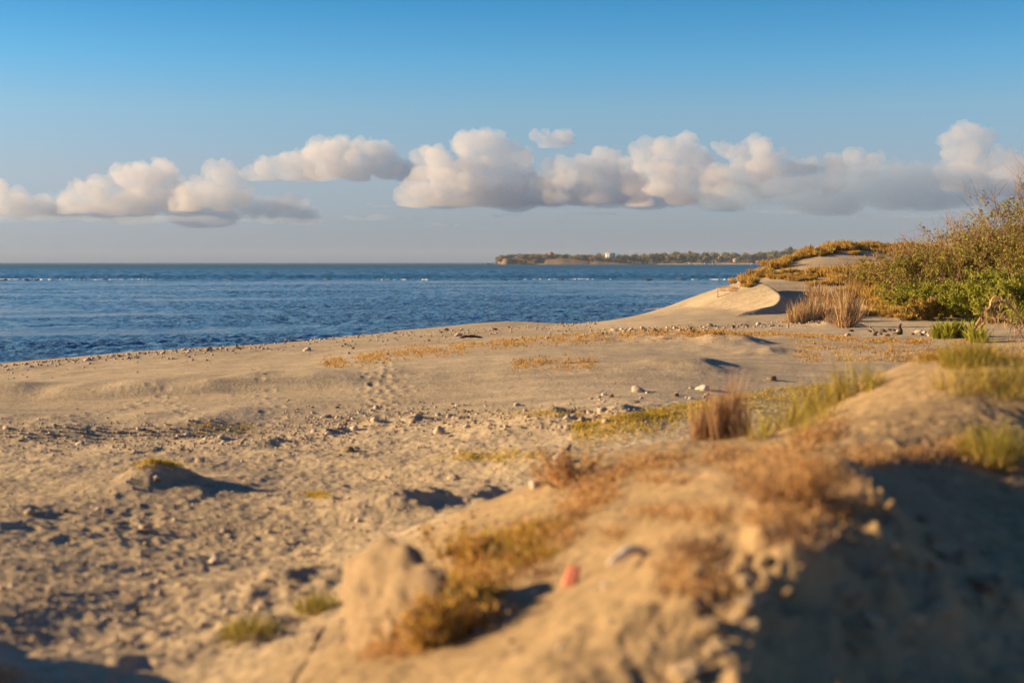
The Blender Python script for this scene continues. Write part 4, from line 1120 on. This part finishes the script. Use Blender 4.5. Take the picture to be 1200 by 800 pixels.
def box(name, x0, x1, y0, y1, z0, z1, mat, parent):
    V = np.array([(x, y, z) for z in (z0, z1) for y in (y0, y1) for x in (x0, x1)], float)
    Fq = np.array([(0, 2, 3, 1), (4, 5, 7, 6), (0, 1, 5, 4), (2, 6, 7, 3), (0, 4, 6, 2), (1, 3, 7, 5)])
    return add(name, mesh_np(name, V, [Fq], [mat]), parent)
def hip_roof(name, w, d, z, h, mat, parent, over=0.6):
    w, d = w / 2 + over, d / 2 + over; r = max(0.2, w - d)
    V = np.array([(-w, -d, z), (w, -d, z), (w, d, z), (-w, d, z), (-r, 0, z + h), (r, 0, z + h)])
    return add(name, mesh_np(name, V, [np.array([(0, 1, 5, 4), (2, 3, 4, 5), (3, 2, 1, 0)]), np.array([(1, 2, 5), (3, 0, 4)])], [mat]), parent)
def house(px, dy, zb, w, d, h, wall, roof, rh, label, storeys=1, name='house'):
    root = bpy.data.objects.new(name, None); COL.objects.link(root)
    root.location = (hx(px) * (HY + dy) / HY, HY + dy, zb)
    tag(root, label, 'house')
    box('wall', -w / 2, w / 2, -d / 2, d / 2, -2, h, wall, root)
    if rh: hip_roof('roof', w, d, h + 0.02, rh, roof, root)
    else: box('roof', -w / 2 - 0.4, w / 2 + 0.4, -d / 2 - 0.4, d / 2 + 0.4, h + 0.01, h + 0.5, roof, root)
    for s in range(storeys):
        sh = h / storeys
        for k in range(max(2, int(w / 3))):
            cx_ = -w / 2 + (k + 0.5) * w / max(2, int(w / 3))
            box('window', cx_ - 0.65, cx_ + 0.65, -d / 2 - 0.08, -d / 2 - 0.003, s * sh + 0.9, s * sh + min(2.3, sh - 0.4), M_DARKGLASS, root)
    return root
house(715, 24, 7.6, 11.5, 8, 5.8, M_WHITEWALL, M_WHITEWALL, 0, 'white two storey flat roofed house above the far shore', 2)
house(646, 48, 9.6, 8.0, 8, 2.6, M_TANWALL, M_REDROOF, 3.6, 'pavilion with a red hipped roof on the far cliff top')
house(875, 30, 5.6, 8.5, 6, 3.0, M_TANWALL, M_PINKROOF, 1.8, 'tan house with a pale pink roof among the far trees')
house(889.5, 34, 5.6, 7.5, 6, 4.0, M_PINKROOF, M_PINKROOF, 1.8, 'pink walled house right of the tan one on the far shore')
house(862, 22, 4.0, 7.0, 6, 2.6, M_TANWALL, M_PINKROOF, 1.4, 'low house left of the tan one on the far shore')
house(827, 24, 4.2, 8.0, 6, 3.0, M_WHITEWALL, M_PINKROOF, 1.6, 'pale house half hidden by trees in the middle of the far shore')
house(839, 14, 2.0, 5.0, 5, 2.4, M_WHITEWALL, M_REDROOF, 1.0, 'small white hut with a reddish roof on the far beach')
house(888, 12, 1.6, 4.5, 5, 2.4, M_REDROOF, M_PINKROOF, 1.0, 'small red hut on the far beach')

def boat(px, L, mat, label):
    """narrow outrigger boat drawn up on the far shore"""
    root = bpy.data.objects.new('outrigger_boat', None); COL.objects.link(root)
    root.location = (hx(px) * (HY - 12) / HY, HY - 12, 0.0); tag(root, label, 'boat')
    t = np.linspace(-1, 1, 11); hw = 0.55 * (1 - np.abs(t) ** 2.4) + 0.03; top = 0.95 + 0.5 * np.abs(t) ** 3
    V = []; 
    for a, w, z in zip(t, hw, top): V += [(a * L / 2, -w, z), (a * L / 2 * 0.94, -w * 0.5, -0.2), (a * L / 2 * 0.94, w * 0.5, -0.2), (a * L / 2, w, z)]
    i = np.arange(10)[:, None] * 4
    Fq = np.concatenate([np.concatenate([i + k, i + k + 1, i + k + 5, i + k + 4], 1) for k in range(3)] + [np.concatenate([i + 3, i, i + 4, i + 7], 1)])
    add('hull', mesh_np('hull', V, [Fq], [mat]), root)
    for s in (-1, 1):
        tube_obj('outrigger', [(-L * 0.38, s * 2.3, 0.25), (0, s * 2.4, 0.2), (L * 0.38, s * 2.3, 0.35)], [0.10, 0.12, 0.08], M_WHITEP, None, None, 6, root)
    for a in (-0.2, 0.2):
        tube_obj('crossbeam', [(a * L, -2.4, 0.3), (a * L, 0, 1.15), (a * L, 2.4, 0.3)], [0.07, 0.08, 0.07], M_WHITEP, None, None, 6, root)
    box('cabin', -L * 0.12, L * 0.12, -0.45, 0.45, 1.0, 1.9, M_WHITEP, root)
boat(808, 9.0, M_TURQ, 'turquoise outrigger boat, the leftmost one on the far beach')
boat(826, 8.0, M_WHITEP, 'white outrigger boat between two turquoise ones on the far beach')
boat(835, 6.5, M_TURQ, 'small turquoise outrigger boat right of the white one')
boat(881, 7.0, M_WHITEP, 'white outrigger boat near the red hut on the far beach')
tube_obj('radio_mast', [(hx(829) * 1.1, HY * 1.1, 2), (hx(829) * 1.1, HY * 1.1, 24), (hx(829) * 1.1, HY * 1.1, 46)], [0.35, 0.22, 0.10], M_STEEL, 'thin radio mast rising behind the trees across the bay', 'mast', 6)
for px, r in ((566, 1.2), (573, 1.6), (577, 1.4), (570, 0.9), (582, 1.6), (586, 1.2)):
    stone((hx(px), HY - 6, -0.3), r, ST_REEF, 'dark rock in the sea off the tip of the headland', 'rocks off the headland tip', name='sea_rock', flat=0.9, cat='rock', elong=2.2)

# ------------------------------------------------------------------ clouds: banks of cumulus far beyond the headland
def cloud_material(name, dens, colour):
    m = bpy.data.materials.new(name); m.use_nodes = True
    t = m.node_tree
    for n_ in list(t.nodes):
        if n_.type == 'BSDF_PRINCIPLED': t.nodes.remove(n_)
    v = N(t, 'ShaderNodeVolumePrincipled')
    v.inputs['Color'].default_value = (*colour, 1)
    v.inputs['Density'].default_value = dens
    v.inputs['Anisotropy'].default_value = 0.2
    t.links.new(v.outputs[0], t.nodes['Material Output'].inputs['Volume'])
    return m
def ico(n):
    import bmesh
    bm = bmesh.new(); bmesh.ops.create_icosphere(bm, subdivisions=n, radius=1.0)
    v = np.array([v.co[:] for v in bm.verts]); f = np.array([[v.index for v in f.verts] for f in bm.faces]); bm.free()
    return v, f
ICO_V, ICO_F = ico(2)
M_CLOUD = cloud_material('cloud_vapour', 0.0043, (0.92, 0.90, 0.948))
M_CLOUD_THIN = cloud_material('thin_cloud_vapour', 0.0026, (0.55, 0.67, 0.87))  # grey-blue shade of the banks and streaks put into the vapour colour
def cloud(name, puffs, base, D, label, vox=9.5, amp=1.0, flat=None, mat=None):
    k = D / F                                    # metres per photo pixel at that distance
    VV, FF = [], []
    def ball(c, r, sq=(1, 1, 1)):
        FF.append(ICO_F + len(VV) * len(ICO_V)); VV.append(ICO_V * (r * np.array(sq)) + np.array(c))
    zb = P(600, base, d=D)[2]
    for (px, py, r) in puffs:
        c = P(px, py, d=D); R0 = r * k * 1.12
        if flat:                                 # a thin sheet
            ball(c, R0, (1, 1.0, flat)); continue
        c[1] += rng.normal(0, 0.5) * R0
        ball(c, R0 * 0.66)
        ball((c[0], c[1], max(zb, c[2] - 0.8 * R0)), R0 * 0.85, (1.1, 1.1, 0.45))
        for j in range(11):
            a = rng.uniform(0, 6.28); e = rng.uniform(-0.2, 0.95); q = math.sqrt(1 - e * e)
            d = np.array([math.cos(a) * q, math.sin(a) * q, e]); rj = R0 * rng.uniform(0.22, 0.46)
            cc = c + d * R0 * rng.uniform(0.55, 0.85); ball(cc, rj)
            for i in range(3):
                d2 = d + rng.normal(0, 0.6, 3); d2 /= np.linalg.norm(d2)
                ball(cc + d2 * rj * 0.8, rj * rng.uniform(0.3, 0.5))
    o = bpy.data.objects.new('tmp', mesh_np('tmp', np.vstack(VV), [np.vstack(FF)])); COL.objects.link(o)
    md = o.modifiers.new('r', 'REMESH'); md.mode = 'VOXEL'; md.voxel_size = vox
    dg = bpy.context.evaluated_depsgraph_get()
    ev = o.evaluated_get(dg); m2 = bpy.data.meshes.new_from_object(ev)
    bpy.data.objects.remove(o)
    nv = len(m2.vertices)
    co = np.empty(nv * 3, np.float32); m2.vertices.foreach_get('co', co); co = co.reshape(-1, 3)
    nm = np.empty(nv * 3, np.float32); m2.vertices.foreach_get('normal', nm); nm = nm.reshape(-1, 3)
    s1 = 1 / (20 * k)
    q_ = co.astype(float) * s1
    def n3(f, o):                                 # cheap 3-D noise from three planes
        x, y, z = q_[:, 0] * f + o, q_[:, 1] * f + 2 * o, q_[:, 2] * f - o
        return (perlin(x + 0.6 * z, y + 0.5 * z) + perlin(y - 0.4 * x + 19, z + 0.3 * x) + perlin(z + 0.5 * y, x - 0.7 * y + 31)) / 2.1
    disp = n3(1, 3.1) * 0.9 + (0.3 - np.abs(n3(2.1, 7.7))) * 0.9 + (0.3 - np.abs(n3(4.3, 1.9))) * 0.75 + (0.3 - np.abs(n3(8.7, 5.3))) * 0.4
    up = np.clip((co[:, 2] - zb) / (8 * k), 0.2, 1)
    co = co + nm * (disp * amp * 8 * k * up)[:, None]
    z = co[:, 2]
    if not flat: co[:, 2] = np.where(z < zb, zb + (z - zb) * 0.45, z)
    m2.vertices.foreach_set('co', co.astype(np.float32).ravel())
    m2.update()
    o = bpy.data.objects.new('tmp', m2); COL.objects.link(o)      # close the folds the billows made
    md = o.modifiers.new('r', 'REMESH'); md.mode = 'VOXEL'; md.voxel_size = vox * 0.9
    dg = bpy.context.evaluated_depsgraph_get()
    m2 = bpy.data.meshes.new_from_object(o.evaluated_get(dg))
    bpy.data.objects.remove(o)
    m2.materials.clear(); m2.materials.append(mat or M_CLOUD); m2.name = name
    for p_ in m2.polygons: p_.use_smooth = True
    m2.update()
    return tag(add(name, m2), label, 'cloud', kind='thing')
CLOUDS = [
    ([(2, 232, 16), (25, 238, 15), (45, 243, 12), (-25, 236, 16), (66, 246, 8)], 252, 9000, 'small cumulus cloud cut by the left edge over the sea'),
    ([(95, 228, 17), (120, 228, 18), (150, 212, 22), (185, 210, 22), (170, 230, 20), (205, 228, 18), (135, 240, 14), (80, 238, 12), (225, 238, 10)], 250, 9600, 'broad cumulus cloud at the left with two bright tops'),
    ([(255, 206, 15), (272, 210, 15), (240, 222, 16), (225, 234, 15), (262, 232, 14), (285, 222, 12), (205, 240, 10)], 246, 9000, 'bright cumulus tower leaning up to the right of the left bank'),
    ([(315, 198, 13), (340, 193, 15), (375, 182, 22), (400, 180, 21), (435, 178, 20), (455, 190, 16), (360, 196, 16), (420, 195, 16), (475, 200, 12), (488, 206, 12), (300, 204, 10)], 211, 10500, 'flat based cumulus cloud high at centre left'),
    ([(330, 238, 9), (343, 236, 10), (355, 241, 7), (318, 243, 6)], 246, 9000, 'small grey cloud puff alone at centre left'),
    ([(500, 184, 18), (520, 190, 16), (545, 176, 18), (570, 170, 19), (590, 178, 20), (610, 188, 17), (490, 224, 19), (515, 214, 22), (545, 222, 22), (480, 232, 14), (575, 222, 20), (600, 222, 20), (625, 222, 16), (640, 228, 12), (555, 200, 18)], 240, 9500, 'big central cumulus cloud with a dark right side'),
    ([(625, 157, 6), (640, 162, 10), (655, 163, 11), (668, 161, 7)], 172, 11000, 'small high cloud puff alone above the central bank'),
    ([(705, 184, 16), (690, 196, 16), (720, 196, 15), (700, 216, 20), (680, 226, 16), (740, 214, 20), (662, 200, 14), (645, 204, 14), (655, 220, 14)], 238, 9300, 'bright cumulus cloud just right of the centre'),
    ([(758, 182, 18), (785, 180, 18), (800, 172, 14), (815, 190, 18), (770, 204, 20), (800, 214, 22), (830, 214, 18), (750, 222, 18)], 240, 9900, 'tall cumulus cloud with a dark pointed top right of the centre'),
    ([(870, 180, 15), (888, 178, 16), (905, 186, 14), (870, 200, 18), (895, 206, 20), (925, 206, 16), (845, 208, 16), (950, 200, 15), (975, 202, 16), (845, 174, 7), (1000, 186, 12), (1020, 192, 12)], 238, 9600, 'wide cumulus cloud over the far trees with a blunt top'),
    ([(880, 232, 36), (930, 226, 42), (980, 220, 46), (1020, 212, 44), (1060, 206, 44), (1100, 212, 46), (1145, 222, 42), (1040, 232, 46), (1190, 236, 40), (970, 238, 44), (840, 236, 26), (1100, 236, 44), (1220, 222, 40)], 246, 8600, 'long grey cloud bank low over the right of the view'),
    ([(20, 246, 34), (70, 244, 40), (120, 240, 44), (170, 238, 46), (220, 240, 44), (265, 240, 40), (310, 244, 34), (350, 247, 26), (140, 252, 40), (240, 252, 44)], 262, 10800, 'long grey cloud bank low over the sea at the left'),
    ([(520, 238, 30), (560, 232, 38), (600, 230, 42), (640, 226, 44), (680, 228, 44), (720, 230, 42), (760, 228, 44), (800, 230, 40), (660, 214, 34), (850, 236, 30)], 244, 10400, 'grey cloud bank joining the clouds at the centre'),
    ([(1115, 166, 15), (1135, 160, 16), (1150, 164, 13), (1125, 184, 17), (1145, 186, 15), (1120, 204, 16), (1155, 204, 15)], 225, 8900, 'bright cumulus tower above the grey bank at the right'),
    ([(1182, 186, 14), (1200, 192, 18), (1225, 186, 20), (1190, 210, 18), (1175, 216, 14)], 228, 8700, 'cumulus cloud cut by the right edge above the thorn bush'),
]
for puffs, base, D, lab in CLOUDS:
    bank = 'grey cloud bank' in lab
    if bank: puffs = [(px + rng.normal(0, 6), py + rng.normal(0, 3), r * rng.uniform(0.45, 0.95)) for px, py, r in puffs for _ in range(3)]
    else: puffs = puffs + [(px + r * rng.uniform(-1.3, 1.3), min(base - 2, py + r * rng.uniform(-0.5, 0.9)), r * rng.uniform(0.3, 0.6)) for px, py, r in puffs for _ in range(2)]
    cloud('cumulus_cloud', puffs, base, D, lab, flat=0.34 if bank else None, mat=M_CLOUD_THIN if bank else None, amp=1.5 if bank else 0.85)
WISPS = [(60, 256, 70, 'at the far left'), (185, 258, 90, 'under the left bank'), (330, 258, 55, 'at centre left'), (445, 240, 24, 'left of the big central cloud'), (450, 255, 50, 'under the big central cloud'), (600, 251, 26, 'just left of the centre'), (700, 251, 46, 'just right of the centre'), (950, 249, 60, 'over the far dune'), (1060, 253, 60, 'left of the thorn bush'), (515, 264, 22, 'lowest over the sea in the centre')]
for i, (px, py, hw, where) in enumerate(WISPS):
    pf = [(px + hw * u + rng.normal(0, 2), py + rng.normal(0, 1.3), hw * rng.uniform(0.18, 0.34) * (1 - 0.4 * abs(u))) for u in np.linspace(-0.85, 0.85, max(6, int(hw / 6)))]
    cloud('cloud_streak', pf, py + 3, 9800 + 130 * i, 'thin flat grey cloud streak ' + where, vox=10, amp=0.18, flat=0.16 if hw > 40 else 0.28, mat=M_CLOUD_THIN)

# ------------------------------------------------------------------ haze over the bay
def haze():
    m = bpy.data.materials.new('haze_air'); m.use_nodes = True
    t = m.node_tree
    for n_ in list(t.nodes):
        if n_.type == 'BSDF_PRINCIPLED': t.nodes.remove(n_)
    v = N(t, 'ShaderNodeVolumePrincipled')
    v.inputs['Color'].default_value = (0.62, 0.74, 0.95, 1)
    v.inputs['Density'].default_value = 0.00008
    t.links.new(v.outputs[0], t.nodes['Material Output'].inputs['Volume'])
    o = box('haze', -9500, 9500, -400, 7400, -6, 60, m, None)
    tag(o, 'thin pale sea haze over the bay', 'haze', kind='stuff')
haze()

# drop the pattern plants that no place used
for o in [o for o in COL.objects if o.parent is None and o.type in ('MESH', 'EMPTY') and 'label' not in o]:
    for c in list(o.children): bpy.data.objects.remove(c)
    bpy.data.objects.remove(o)
